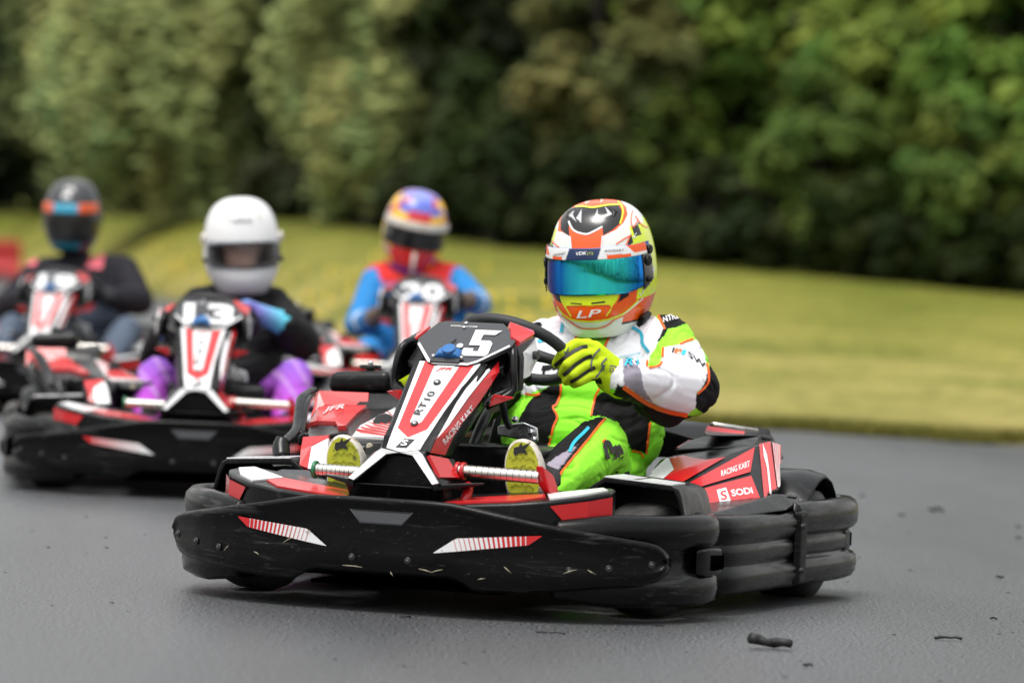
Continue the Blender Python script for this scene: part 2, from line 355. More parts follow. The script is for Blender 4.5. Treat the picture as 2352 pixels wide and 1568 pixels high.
    for g in (1, -1):
        lg = hull('nose_foot', [(g*.028, .098, .372), (g*.056, .098, .374), (g*.03, .15, .37), (g*.085, .15, .37), (g*.092, .062, .302), (g*.118, .062, .306), (g*.1, .14, .296), (g*.125, .14, .298), (g*.1, .07, .296), (g*.12, .07, .296)], PL, nose, .005)
        sticker('white_leg_sticker', [(g*.004, .0965, .371), (g*.046, .0965, .379), (g*.056, .0955, .372), (g*.113, .062, .307), (g*.099, .061, .303), (g*.034, .0955, .366)], M['white'], lg, .004)
        hull('nose_wing', [(g*.1, .06, .304), (g*.1, .14, .306), (g*.19, .10, .311), (g*.2, .135, .311), (g*.1, .06, .288), (g*.13, .13, .288), (g*.19, .1, .307), (g*.2, .135, .307)], PL, nose, .003)
    hull('hollow_back', [(-.03, .125, .37), (.03, .125, .37), (-.11, .125, .285), (.11, .125, .285), (-.03, .15, .37), (.03, .15, .37), (-.11, .15, .285), (.11, .15, .285)], M['bumper'], nose, .002)
    hull('nose_sill', [(-.125, .07, .297), (.125, .07, .297), (-.125, .13, .297), (.125, .13, .297), (-.12, .09, .262), (.12, .09, .262), (-.12, .13, .262), (.12, .13, .262)], M['plastic'], nose, .003)
    st = lambda nm, pts, m, d=.003: sticker(nm, [N(x, z) for x, z in pts], m, nose, d)
    st('white_sticker', [(-.068, .579), (.088, .579), (.057, .470), (.046, .40), (.044, .379), (.0, .3715), (-.040, .379), (-.044, .40), (-.053, .470)], M['white'])
    st('red_band', [(-.054, .578), (-.026, .578), (-.015, .440), (.0, .4285), (.015, .440), (.040, .578), (.074, .578), (.037, .424), (.0, .404), (-.037, .424)], M['salmon'], .0042)
    text('model_lettering', 'RT10', N(.003, .454), N(.014, .508), N(-.016, .456), M['dark'], nose, .0058, .012)
    for x, z in ((.004, .530), (0, .434)):
        b = cyl('bolt', N(x, z, .003), N(x, z, .008), .0095, M['dark'], nose, 16); cyl('screw', N(x, z, .008), N(x, z, .0095), .0055, M['alu'], b, 10, 0)
    text('maker_mark', 'S', N(-.008, .3835), N(.008, .3835), N(-.008, .396), M['white'], nose, .0062, .02)
    st('maker_badge', [(-.018, .380), (.010, .380), (.02, .400), (-.007, .400)], M['dark'], .0044)
    st('tip_sticker', [(-.018, .5765), (.03, .5765), (.022, .556), (-.014, .556)], M['white'], .0048)
    text('club_lettering', 'JFR', N(-.014, .556), N(.024, .556), N(-.014, .565), M['red'], nose, .0062, .02, .3)
    sd = Vector((.75, -.6, .3))
    fA = [(0.077, 0.093, 0.376), (0.081, 0.116, 0.407), (0.086, 0.181, 0.437), (0.09, 0.235, 0.468), (0.095, 0.278, 0.499), (0.104, 0.344, 0.54), (0.114, 0.43, 0.589)]
    fB = [(0.088, 0.163, 0.369), (0.093, 0.192, 0.406), (0.099, 0.244, 0.446), (0.104, 0.292, 0.471), (0.109, 0.323, 0.492), (0.117, 0.372, 0.531), (0.124, 0.41, 0.565)]
    fC = [(0.066, 0.106, 0.38), (0.067, 0.134, 0.409), (0.07, 0.196, 0.456), (0.074, 0.24, 0.491), (0.079, 0.283, 0.524), (0.088, 0.333, 0.554), (0.1, 0.368, 0.576)]
    shf = lambda L_, dx, dy: [(x+dx, y+dy, z) for x, y, z in L_]
    r0, r1, r2, r3 = shf(fC, -.006, .006), shf(fA, -.003, .004), shf(fB, -.001, .004), shf(fB, -.03, .06)
    fq = [(k*7+i, k*7+i+1, k*7+i+8, k*7+i+7) for k in range(3) for i in range(6)]; ft = [t for i in range(6) for t in ((i, i+1, i+8), (i, i+8, i+7))]
    op = lambda L_: [(.022-x, y+.012, z) for x, y, z in L_]
    ob('nose_flank', r0+r1+r2+r3, fq, PL, nose, False); ob('nose_flank', op(r0+r1+r2+r3), fq, PL, nose, False)
    rs_ = ob('red_flank_sticker', fA+fB, ft, M['red'], nose, False)
    ptext('flank_lettering', 'RACING KART', [(-170, -264), (-95, -174), (-179, -252)], rs_, M['white'], .02)
    wA = [(0.082, 0.124, 0.41), (0.087, 0.183, 0.44), (0.091, 0.232, 0.471), (0.096, 0.275, 0.501), (0.104, 0.343, 0.542), (0.11, 0.386, 0.567)]
    wC = [(0.08, 0.123, 0.408), (0.077, 0.195, 0.45), (0.079, 0.248, 0.491), (0.084, 0.295, 0.524), (0.093, 0.346, 0.555), (0.107, 0.385, 0.572)]
    wf = [(i, i+1, i+7, i+6) for i in range(5)]
    ob('white_flank_strip', wA+wC, wf, M['white'], nose, False)
    sticker('red_foot_sticker', [(0.074, 0.081, 0.367), (0.092, 0.158, 0.357), (0.122, 0.16, 0.315), (0.106, 0.076, 0.317)], M['red'], nose, .008, sd)
    hull('foot_flank', [(0.07, 0.085, 0.367), (0.089, 0.166, 0.358), (0.118, 0.179, 0.311), (0.1, 0.084, 0.314), (.05, .16, .36), (.08, .2, .3), (.1, .2, .36)], PL, nose, .004)
    # ---- cowl round the number plate
    cw = hull('plate_cowl', [N(-.12, .60, -.03), N(.13, .60, -.03), N(-.11, .665, -.02), N(.12, .665, -.02), N(-.12, .60, -.06), N(.13, .60, -.06), N(-.10, .69, -.06), N(.11, .69, -.06), N(-.06, .57, -.03), N(.08, .57, -.03)], PL, K, .006)
    for g, c0 in ((1, .014), (-1, .0)):
        X = lambda v: g*v + c0
        bar = [(X(.150), .415, .613), (X(.156), .42, .52), (X(.085), .36, .48)]
        tube('cowl_frame', [(X(.118), .46, .628), (X(.136), .43, .612), (X(.144), .415, .57), (X(.146), .415, .524), (X(.128), .40, .503), (X(.095), .37, .482)], [.009, .010, .009, .010, .011, .010], PL, cw, 8, 3)
        hull('cowl_arm', [(X(.144), .405, .53), (X(.152), .42, .51), (X(.09), .355, .475), (X(.085), .365, .50), (X(.14), .44, .53), (X(.14), .44, .5), (X(.09), .40, .49)], PL, cw, .004)
        sticker('red_corner_sticker', [(X(.100), .372, .484), (X(.112), .372, .510), (X(.150), .398, .506)], M['red'], cw, .012)
        hull('cowl_cheek', [(X(.140), .44, .628), (X(.150), .44, .60), (X(.15), .44, .525), (X(.142), .56, .652), (X(.163), .54, .60), (X(.157), .5, .56), (X(.13), .5, .55), (X(.12), .5, .64), (X(.12), .55, .65)], PL, cw, .004)
        sticker('cheek_sticker', [(X(.150), .462, .612), (X(.146), .545, .642), (X(.158), .535, .60), (X(.154), .49, .555), (X(.1525), .462, .55)], M['white'], cw, .006, Vector((g*1, -.2, .1)))
        cyl('bolt', (X(.160), .51, .605), (X(.172), .508, .606), .011, M['dark'], cw, 12)
        dd = 0 if g > 0 else -.016
        sticker('red_hatched_sticker', [N(X(.118), .636, .004+dd), N(X(.142), .630, -.004+dd), (X(.15), .525, .6475+dd), (X(.135), .556, .655+dd), N(X(.095), .672, .002+dd)], M['salmon'], cw, .012 if g > 0 else .004, Vector((0, -.3, 1)))
    for g, c0 in ((1, .014), (-1, .0)): hull('cowl_backing', [(g*x + c0, y, z) for x, y, z in [(.06, .47, .47), (.135, .5, .52), (.135, .52, .61), (.07, .5, .6), (.06, .485, .47), (.135, .515, .52), (.135, .535, .61), (.07, .515, .6)]], M['dark'], cw, .002)
    text('web_lettering', 'SODIKART.COM', (.1825, .462, .565), (.1785, .525, .60), (.1815, .455, .575), M['dark'], cw, .003, .01, 0, Vector((1, -.2, 0)))
    pp = [(-.098, .628), (-.068, .667), (-.050, .672), (.098, .672), (.115, .662), (.150, .632), (.146, .618), (.082, .578), (.06, .570), (-.03, .570), (-.045, .574), (-.094, .614)]
    npl = sticker('number_plate', [N(x, z) for x, z in pp], M['plate'], K, .008)
    def PN(x, z, d=.0085): return N(x, z, d)
    def strip(pts, m, nm, d=.0085): return ob(nm, [PN(x, z, d) for x, z in pts], [tuple(t) for t in poly_tri(pts)], m, npl, False)
    strip([(-.090, .619), (-.042, .580), (-.028, .575), (.058, .575), (.079, .583), (.140, .6225), (.143, .6185), (.081, .5785), (.06, .5705), (-.03, .5705), (-.045, .5745), (-.093, .615)], M['white'], 'plate_edge_print')
    text('web_print', 'SODIKART.COM', PN(-.032, .6595, 0), PN(.036, .6595, 0), PN(-.032, .6625, 0), M['white'], npl, .009, .01)
    for x, z in ((.004, .668), (.004, .658)): cyl('plate_screw', PN(x, z, .008), PN(x, z, .012), .005, M['alu'], npl, 10, 0)
    cyl('plate_bolt', PN(.018, .613, .008), PN(.018, .613, .013), .0095, M['alu'], npl, 14)
    tube('wire', [PN(-.020, .602, .011), PN(-.008, .616, .012), PN(.0, .628, .011)], .0016, M['dark'], npl, 6)
    tb = hull('transponder', [PN(x, z, d) for x in (-.03, .032) for z in (.583, .600) for d in (.008, .016)] + [PN(x, z, .024) for x in (-.018, .022) for z in (.585, .598)], M['blue'], K, .003)
    cyl('transponder_dome', PN(.004, .592, .02), PN(.004, .592, .031), .017, M['blue'], tb, 18)
    hull('bracket', [PN(x, z, d) for x in (-.038, .038) for z in (.572, .582) for d in (.006, .014)], M['dark'], tb, .002)
    for x in (-.032, .04): cyl('screw', PN(x, .582, .01), PN(x, .582, .02), .0045, M['alu'], tb, 8, 0)
    # ---- foot-rest bars
    for a, b, caps in ((-.246, -.1, 'green'), (.118, .32, 'redpl')):
        c1 = .316 if a < 0 else .333
        br = cyl('foot_bar', (a, .18, c1), (b, .18, c1 - (.002 if a < 0 else .004)), .0155, M['steel'], K, 18)
        for k in range(12): 
            x = a + (b-a)*(k+1)/13
            tube('groove', [(x + .0, .18 + .0157*math.cos(t), c1 - .003*(x-a)/(b-a) + .0157*math.sin(t)) for t in np.linspace(0, 2*math.pi, 14)[:-1]], .0007, M['dark'], br, 4, closed=True)
        for x in ((a,) if a < 0 else (a-.002, a+.012)): cyl('end_cap', (x-.005, .18, c1), (x+.004, .18, c1), .0215, M[caps], br, 20)
    hull('pedal_bracket', [(.312, .165, .358), (.330, .165, .358), (.312, .19, .312), (.345, .18, .30), (.34, .23, .255), (.362, .235, .262), (.345, .21, .335), (.35, .24, .262)], M['redpl'], K, .004)
    tube('pedal_arm', [(.15, .16, .30), (.16, .13, .285), (.155, .12, .262)], .012, M['redpl'], K, 8, 3)
    # ---- chassis, column, tank
    for g in (1, -1):
        tube('chassis_rail', [(g*.18, .12, .10), (g*.2, .5, .075), (g*.3, .7, .075), (g*.32, 1.3, .08), (g*.32, 1.55, .12)], .015, M['dark'], K, 8, 3)
        tube('side_rail', [(g*.3, .6, .08), (g*.5, .66, .1), (g*.6, .78, .12), (g*.6, 1.1, .12), (g*.33, 1.25, .09)], .013, M['dark'], K, 8, 3)
    tube('axle', [(-.6, 1.36, .14), (.6, 1.36, .14)], .02, M['steel'], K, 12)
    tube('front_axle', [(-.45, .46, .13), (-.3, .44, .11), (.3, .44, .11), (.45, .46, .13)], .016, M['dark'], K, 10)
    boxp('floor_tray', (-.24, .16, .05), (.24, .95, .058), M['shade'], K, .002)
    hull('underside_shade_block', [(x, y, z) for x, y in ((-.5, .62), (.5, .62), (-.6, 1.15), (.6, 1.15), (-.42, 1.5), (.42, 1.5)) for z in (.05, .06)], M['shade'], K, 0)  # slab added only to keep the space under the kart dark
    hull('front_shade_block', [(-.45, .12, .1), (.45, .12, .1), (-.2, .03, .1), (.2, .03, .1), (-.2, .05, .08), (.2, .05, .08), (-.4, .14, .08), (.4, .14, .08), (-.4, .4, .07), (.4, .4, .07), (-.4, .4, .1), (.4, .4, .1)], M['shade'], K, .004)  # black block added under the nose to stop light coming through
    boxp('fuel_tank', (-.11, .42, .06), (.235, .60, .385), PL, K, .02, 3)
    tube('steering_column', [(.02, .48, .33), (.03, .56, .43), (.05, .68, .57)], .0135, M['dark'], K, 12)
    tube('column_stay', [(.11, .46, .52), (.10, .53, .45), (.09, .60, .42)], .009, M['dark'], K, 8)
    ab = hull('steering_block', [(0.063, 0.58, 0.427), (0.13, 0.58, 0.44), (0.167, 0.58, 0.428), (0.172, 0.58, 0.394), (0.135, 0.58, 0.395), (0.064, 0.58, 0.404), (0.041, 0.64, 0.425), (0.108, 0.64, 0.438), (0.146, 0.64, 0.426), (0.15, 0.64, 0.392), (0.042, 0.64, 0.401)], M['alu'], K, .004)
    for a in ((0.112, 0.575, 0.446), (0.154, 0.575, 0.417), (0.162, 0.575, 0.4)): cyl('bolt', a, (a[0], a[1]-.012, a[2]), .008, M['alu'], ab, 8, 0)
    hull('paper_pack', [(-0.023, 0.56, 0.395), (0.023, 0.56, 0.398), (0.023, 0.56, 0.409), (-0.024, 0.56, 0.406), (-0.038, 0.6, 0.393), (0.008, 0.6, 0.407)], M['brass'], K, .002)
    cyl('fluid_bottle', (0.075, 0.5, 0.478), (0.076, 0.53, 0.496), .022, M['tank'], K, 14, .006)
    # ---- steering wheel
    C0 = V((.052, .725, .612)); a1 = V((1, 0, -.14)).normalized(); a2 = V((.04, -.82, .57)).normalized()
    def W(a, r, d=0): return C0 + (a1*math.cos(a) + a2*math.sin(a)) * r
    ring = []
    for k in range(36):
        a = 2*math.pi*k/36; r = .134 + .008*math.cos(2*a) - (.02 if 0 else 0)
        ring.append(W(a, r))
    sw = tube('steering_wheel', ring, .0145, M['rubber_grip'], K, 12, 0, True)
    for a in (-.15, math.pi+.15, -math.pi/2): tube('spoke', [C0 - V((0, .01, 0)), W(a, .07) , W(a, .145)], [.02, .014, .012], M['rubber_grip'], sw, 8)
    cyl('wheel_hub', C0 + V((0, -.04, -.03)), C0 + V((0, .012, .01)), .035, M['dark'], sw, 16, .004)
    # ---- seat
    rows = []
    for y, z, w, lip in ((.82, .12, .15, .05), (.95, .085, .17, .09), (1.10, .08, .185, .15), (1.24, .13, .20, .22), (1.33, .24, .21, .20), (1.39, .36, .205, .13), (1.43, .46, .19, .05), (1.45, .50, .16, .01)):
        row = []
        for k in range(11):
            t = (k-5)/5; e = max(0, abs(t)-.55)/.45
            row.append(V((.04 + t*(w+.02*e) + 0, y - .10*e*(1 if y > 1.2 else .2), z + lip*e**1.6)))
        rows.append(row)
    n = 11; vs = [p for r in rows for p in r]; fs = [(i*n+k, i*n+k+1, (i+1)*n+k+1, (i+1)*n+k) for i in range(len(rows)-1) for k in range(n-1)]
    se = ob('seat', vs, fs, M['seat'], K); so = se.modifiers.new('thickness', 'SOLIDIFY'); so.thickness = .012; su = se.modifiers.new('smooth', 'SUBSURF'); su.levels = su.render_levels = 2
    # ---- left side pod
    lp = hull('side_pod', [(0.365, 0.82, 0.295), (0.335, 1.031, 0.347), (0.36, 1.19, 0.351), (0.45, 1.227, 0.354), (0.54, 1.178, 0.389), (0.55, 1.27, 0.399), (0.56, 1.341, 0.387), (0.645, 1.061, 0.291), (0.64, 0.937, 0.27), (0.5, 0.75, 0.239), (0.45, 0.82, 0.275), (.36, .75, .23), (.36, 1.2, .23), (.36, 1.28, .37), (.55, 1.3, .23), (.40, .74, .24)], PL, K, .006, 3)
    lo = Vector((.5, -.75, .4))
    ppoly('red_top_sticker', [(377, -360), (415, -328), (401, -294), (412, -283), (435, -284), (452, -296), (494, -303), (546, -296), (418, -370)], lp, M['red'], .003)
    ppoly('white_top_sticker', [(330, -358), (399, -295), (414, -328), (376, -360)], lp, M['white'], .003)
    ru = ppoly('red_upper_sticker', [(421, -379), (620, -271), (609, -334), (443, -383), (423, -387)], lp, M['red'], .003)
    ptext('pod_lettering', 'RACING KART', [(535, -345), (608, -319), (534, -330)], ru, M['white'], .015)
    rl = ppoly('red_lower_sticker', [(425, -394), (611, -344), (635, -404), (440, -430)], lp, M['salmon'], .003)
    ppoly('maker_badge', [(523, -379), (547, -373), (559, -407), (532, -414)], rl, M['white'], .0012)
    ptext('badge_mark', 'S', [(535, -407), (551, -403), (531, -383)], rl, M['red'], .02, .002)
    ptext('maker_lettering', 'SODi', [(563, -396), (617, -388), (558, -379)], rl, M['white'], .03, .0012)
    so_ = Vector((.9, -.4, .1))
    ppoly('rear_red_sticker', [(630, -263), (659, -256), (677, -385), (643, -399)], lp, M['red'], .003)
    ppoly('rear_white_bolt', [(639, -262), (650, -290), (655, -323), (662, -390), (657, -390), (650, -323), (642, -294)], lp, M['white'], .0045)
    ppoly('rear_stripe_sticker', [(663, -258), (686, -265), (685, -372), (678, -374)], lp, M['salmon'], .003)
    for k in range(4):
        x0 = 1026 + k*14; ppoly('pinstripe', [tuple(np.array(p)*(1-k/4) + np.array(q)*(k/4)) for p, q in zip([(664, -259), (666, -260), (679, -373), (678, -374)], [(684, -265), (686, -266), (685, -371), (684, -372)])], lp, M['white'], .0045)
    # skirt under the pod
    hull('pod_skirt', [(0.6, 0.607, 0.24), (0.56, 0.788, 0.233), (0.655, 1.004, 0.281), (0.668, 1.152, 0.273), (0.685, 1.096, 0.256), (0.688, 0.961, 0.242), (0.655, 0.753, 0.235), (0.605, 0.609, 0.234), (.45, .72, .225), (.45, 1.2, .235), (.66, 1.2, .235), (.47, .70, .245)], PL, K, .008, 3)
    sk = hull('skirt_bolt', [(0.668, 1.047, 0.272), (0.668, 1.074, 0.278), (0.672, 1.106, 0.276), (0.678, 1.112, 0.268), (0.64, 1.143, 0.267), (0.64, 1.244, 0.261)], M['dark'], K, .002)
    # open recess with clip on the pod, hinged lid behind it
    rc = hull('pod_recess', [(0.335, 1.146, 0.367), (0.335, 1.24, 0.387), (0.38, 1.266, 0.405), (0.47, 1.324, 0.403), (0.5, 1.378, 0.409), (0.53, 1.211, 0.389), (0.45, 1.221, 0.355), (0.4, 1.211, 0.345), (0.36, 1.19, 0.35), (.36, 1.25, .3), (.5, 1.3, .3)], M['plastic'], K, .006)
    sticker('recess_red_sticker', [(0.335, 1.16, 0.369), (0.335, 1.264, 0.386), (0.355, 1.268, 0.383), (0.35, 1.219, 0.368)], M['red'], rc, .006, Vector((.2, -.5, .8)))
    cl = hull('clip', [(0.37, 1.207, 0.351), (0.37, 1.229, 0.367), (0.385, 1.254, 0.375), (0.4, 1.269, 0.369), (0.4, 1.272, 0.36), (0.395, 1.226, 0.346), (0.38, 1.2, 0.348), (0.36, 1.334, 0.371), (0.35, 1.293, 0.362)], M['dark'], rc, .004)
    for a in ((0.43, 1.247, 0.382), (0.415, 1.235, 0.37), (0.41, 1.224, 0.353)): cyl('bolt', a, (a[0]+.002, a[1]-.004, a[2]+.01), .006, M['alu'], rc, 8, 0)
    ld = hull('hinged_lid', [(0.39, 1.219, 0.407), (0.39, 1.231, 0.423), (0.38, 1.324, 0.43), (0.45, 1.492, 0.415), (0.49, 1.517, 0.4), (0.5, 1.498, 0.391), (0.49, 1.412, 0.402), (0.47, 1.312, 0.399), (0.42, 1.126, 0.409), (0.5, 1.365, 0.409)], PL, K, .006)
    sticker('lid_red_sticker', [(0.395, 1.207, 0.411), (0.39, 1.237, 0.424), (0.462, 1.334, 0.411), (0.468, 1.3, 0.4)], M['red'], ld, .008, Vector((.3, -.8, .6)))
    cyl('hinge', (0.385, 1.308, 0.431), (0.455, 1.469, 0.415), .008, M['steel'], ld, 12, 0)
    hull('rear_box', [(.16, 1.5, .33), (.16, 1.6, .33), (0.246, 1.55, 0.422), (0.466, 1.55, 0.42), (0.468, 1.55, 0.407), (.16, 1.5, .41), (.5, 1.45, .34), (.5, 1.6, .34), (.16, 1.6, .43)], PL, K, .008)
    # ---- right side: engine covers, air box
    rp = hull('engine_cover', [(-.64, 1.15, .35), (-0.645, 1.1, 0.39), (-0.657, 1.16, 0.465), (-0.507, 1.16, 0.467), (-0.421, 1.16, 0.473), (-0.396, 1.1, 0.433), (-.64, 1.32, .47), (-.38, 1.35, .48), (-.6, 1.3, .3), (-.38, 1.3, .3), (-.38, 1.05, .3), (-.58, 1.05, .3)], PL, K, .01, 3)
    sticker('red_back_sticker', [(-0.646, 1.1, 0.394), (-0.649, 1.155, 0.464), (-0.508, 1.155, 0.466), (-0.499, 1.13, 0.435), (-0.621, 1.13, 0.429), (-0.638, 1.115, 0.414)], M['salmon'], rp, .009)
    md = hull('engine_hood', [(-0.566, 0.894, 0.383), (-0.626, 1.1, 0.418), (-0.604, 1.11, 0.426), (-0.499, 1.1, 0.43), (-0.392, 1.08, 0.437), (-0.259, 0.749, 0.402), (-0.372, 0.707, 0.381), (-0.392, 0.707, 0.386), (-0.496, 0.707, 0.361), (-.5, .72, .25), (-.25, .7, .25), (-.55, 1.1, .3), (-.3, 1.1, .3)], PL, K, .01, 3)
    up = Vector((.2, -.7, .7))
    sticker('red_hood_sticker', [(-0.565, 0.894, 0.384), (-0.622, 1.09, 0.418), (-0.607, 1.1, 0.422), (-0.491, 1.1, 0.429), (-0.453, 0.935, 0.41), (-0.397, 0.732, 0.389), (-0.425, 0.749, 0.386), (-0.466, 0.831, 0.394), (-0.544, 0.894, 0.39)], M['salmon'], md, .012, up)
    text('club_lettering', 'JFR', (-0.56, 0.972, 0.403), (-0.516, 1.007, 0.414), (-0.596, 1.07, 0.415), M['white'], md, .016, .02, .2, up)
    hull('hood_grip', [(-0.521, 0.831, 0.377), (-0.523, 0.852, 0.389), (-0.464, 0.811, 0.395), (-0.45, 0.79, 0.388), (-0.453, 0.769, 0.378), (-0.505, 0.811, 0.373), (-0.545, 0.956, 0.379)], M['dark'], md, .004)
    cc = hull('centre_cover', [(-0.597, 1.12, 0.423), (-0.398, 1.1, 0.44), (-0.158, 0.5, 0.382), (-0.2, 0.5, 0.378), (-0.274, 0.5, 0.374), (-0.313, 0.562, 0.375), (-.3, .52, .3), (-.13, .52, .3), (-.2, 1.0, .32)], PL, K, .008, 3)
    sticker('white_hatched_sticker', [(-0.311, 0.562, 0.372), (-0.348, 0.707, 0.395), (-0.395, 1.059, 0.431), (-0.314, 0.852, 0.41), (-0.197, 0.51, 0.378)], M['white'], cc, .010, up)
    for k in range(9):
        t = k/9; A_, B_ = np.array((-0.329, 0.635, 0.385)), np.array((-0.393, 1.018, 0.425)); C_, D_ = np.array((-0.209, 0.531, 0.38)), np.array((-0.34, 0.914, 0.415))
        q = [A_*(1-t)+B_*t, A_*(1-t-.025)+B_*(t+.025), C_*(1-t-.025)+D_*(t+.025), C_*(1-t)+D_*t]
        sticker('pinstripe', [tuple(v) for v in q], M['salmon'], cc, .0125, up)
    cyl('key_switch', (-0.309, 0.769, 0.404), (-0.306, 0.759, 0.407), .03, M['dark'], cc, 16)
    cs = hull('control_strip', [(-0.279, 0.495, 0.372), (-0.195, 0.495, 0.376), (-0.195, 0.49, 0.356), (-0.272, 0.49, 0.355), (-0.289, 0.52, 0.37), (-0.205, 0.52, 0.375), (-0.207, 0.52, 0.354), (-0.284, 0.52, 0.354)], M['dark'], K, .003)
    text('switch_lettering', 'ON', (-0.256, 0.489, 0.361), (-0.248, 0.489, 0.361), (-0.256, 0.489, 0.364), M['white'], cs, .003)
    text('switch_lettering', 'OFF', (-0.226, 0.489, 0.361), (-0.217, 0.489, 0.361), (-0.226, 0.489, 0.364), M['white'], cs, .003)
    text('switch_lettering', 'START', (-0.208, 0.489, 0.361), (-0.194, 0.489, 0.361), (-0.208, 0.489, 0.365), M['white'], cs, .003)
    cyl('switch_knob', (-0.234, 0.487, 0.363), (-0.231, 0.48, 0.364), .0085, M['tank'], cs, 12)
    fc = hull('front_cover', [(-0.405, 0.48, 0.372), (-0.334, 0.48, 0.378), (-0.281, 0.5, 0.377), (-0.391, 0.43, 0.34), (-0.391, 0.41, 0.3), (-0.304, 0.4, 0.3), (-0.307, 0.42, 0.344), (-.4, .6, .33), (-.3, .62, .36), (-.42, .55, .2), (-.28, .45, .2)], PL, K, .01, 3)
    sticker('red_front_sticker', [(-0.402, 0.475, 0.37), (-0.333, 0.475, 0.378), (-0.334, 0.465, 0.371), (-0.364, 0.44, 0.352), (-0.358, 0.405, 0.299), (-0.381, 0.41, 0.304), (-0.388, 0.43, 0.34)], M['salmon'], fc, .011)
    sticker('white_front_sticker', [(-0.33, 0.466, 0.373), (-0.363, 0.44, 0.351), (-0.356, 0.405, 0.299), (-0.304, 0.4, 0.299), (-0.314, 0.425, 0.344)], M['white'], fc, .011)
    ax = [(-0.642, 1.18, 0.466), (-0.463, 1.18, 0.474), (-0.637, 1.18, 0.52), (-0.468, 1.18, 0.53)]
    abx = hull('air_box', [(x, y, z) for x, y, z in ax] + [(x, y+.12, z) for x, y, z in ax], PL, K, .02, 4)
    kx, ky, kz = (ax[2][0]+ax[3][0])/2 + .01, 1.24, ax[2][2] + .002
    cyl('filler_cap', (kx, ky, kz), (kx, ky, kz+.01), .012, M['dark'], abx, 12); cyl('cap_knob', (kx, ky, kz+.01), (kx, ky, kz+.02), .029, M['dark'], abx, 16); cyl('cap_nut', (kx, ky, kz+.02), (kx, ky, kz+.03), .007, M['alu'], abx, 8, 0)
    tube('guard_bar', [(-0.521, 0.62, 0.35), (-0.534, 0.72, 0.374), (-0.55, 0.78, 0.392), (-0.595, 0.9, 0.446), (-0.609, 0.96, 0.46), (-0.633, 1.08, 0.47)], .013, PL, K, 10, 4)
    tube('guard_bar', [(-0.523, 0.74, 0.369), (-0.551, 0.82, 0.408), (-0.584, 0.92, 0.45), (-0.632, 1.08, 0.462)], .009, PL, K, 10, 4)
    hull('guard_block', [(-0.473, 0.6, 0.349), (-0.473, 0.6, 0.375), (-0.454, 0.6, 0.385), (-0.442, 0.6, 0.38), (-0.447, 0.6, 0.354), (-0.496, 0.7, 0.346), (-0.496, 0.7, 0.381)], PL, K, .006)
    tube('bump_stop', [(-0.479, 0.52, 0.316), (-0.491, 0.54, 0.347), (-0.491, 0.55, 0.366)], [.022, .022, .018], PL, K, 12, 3)
    # left front corner fittings
    hull('brake_cover', [(-0.427, 0.36, 0.297), (-0.415, 0.36, 0.302), (-0.337, 0.36, 0.304), (-0.316, 0.33, 0.288), (-0.314, 0.32, 0.27), (-0.404, 0.32, 0.268), (-0.447, 0.42, 0.263), (-0.362, 0.42, 0.297)], M['grey_plastic'], K, .008)
    hull('footwell_shelf', [(-0.34, 0.34, 0.293), (-0.28, 0.32, 0.283), (-0.269, 0.3, 0.27), (-0.322, 0.3, 0.269), (-.26, .4, .28), (-.24, .4, .26)], PL, K, .006)
    sticker('white_fender_sticker', [(-0.478, 0.43, 0.319), (-0.47, 0.44, 0.321), (-0.409, 0.42, 0.308), (-0.421, 0.41, 0.31), (-0.454, 0.41, 0.306)], M['white'], K, .006, Vector((0, -.5, 1)))
    hull('knee_block', [(0.301, 0.37, 0.27), (0.303, 0.37, 0.284), (0.354, 0.37, 0.284), (0.357, 0.37, 0.273), (0.273, 0.45, 0.265), (0.329, 0.45, 0.269), (0.275, 0.45, 0.279), (0.327, 0.45, 0.279)], PL, K, .005)
    return K

# ------------------------------------------------------------------ people
PE, PR, PU, PF, PLEN = V((3.6494, -9.1969, .83)), V((.9386, .34246, .04187)), V((-.04577, .0033, .99895)), V((-.34196, .93953, -.01877)), 10.9
def print_uv(co):
    """flat pattern plane of the suit and helmet prints (mm), fixed to the driver"""
    d = co - np.array(PE); k = PLEN*1000/(d @ np.array(PF)); return np.stack([(d @ np.array(PR))*k, (d @ np.array(PU))*k], 1)
def print_ray(uv): return (PF + PR*(uv[0]/1000/PLEN) + PU*(uv[1]/1000/PLEN)).normalized()
def on_surface(bvh, uv, off):
    d = print_ray(uv); h = bvh.ray_cast(PE, d, 40)
    if h[0] is None: return None
    n = h[1] if h[1].dot(d) < 0 else -h[1]
    return h[0] + n*off*.6 - d*off*.6
def printed(name, uv, tris, bvh, m, parent, off=.0025, edge=6.0):
    """a flat print laid on a curved surface; long edges are split so that it follows the surface"""
    bm = bmesh.new(); vs = [bm.verts.new((u[0], u[1], 0)) for u in uv]
    for t in tris:
        try: bm.faces.new([vs[i] for i in t])
        except ValueError: pass
    for _ in range(4):
        es = [e for e in bm.edges if e.calc_length() > edge]
        if not es: break
        bmesh.ops.subdivide_edges(bm, edges=es, cuts=1); bmesh.ops.triangulate(bm, faces=bm.faces)
    bad = []
    for v in bm.verts:
        p = on_surface(bvh, v.co, off)
        if p is None: bad.append(v)
        else: v.co = p
    bmesh.ops.delete(bm, geom=bad, context='VERTS')
    for f in [f for f in bm.faces if max(e.calc_length() for e in f.edges) > .03]: bm.faces.remove(f)
    me = bpy.data.meshes.new(name); bm.to_mesh(me); bm.free(); return link(name, me, m, parent, True)
def printed_poly(name, uv, bvh, m, parent, off=.0025): return printed(name, uv, poly_tri(uv), bvh, m, parent, off)
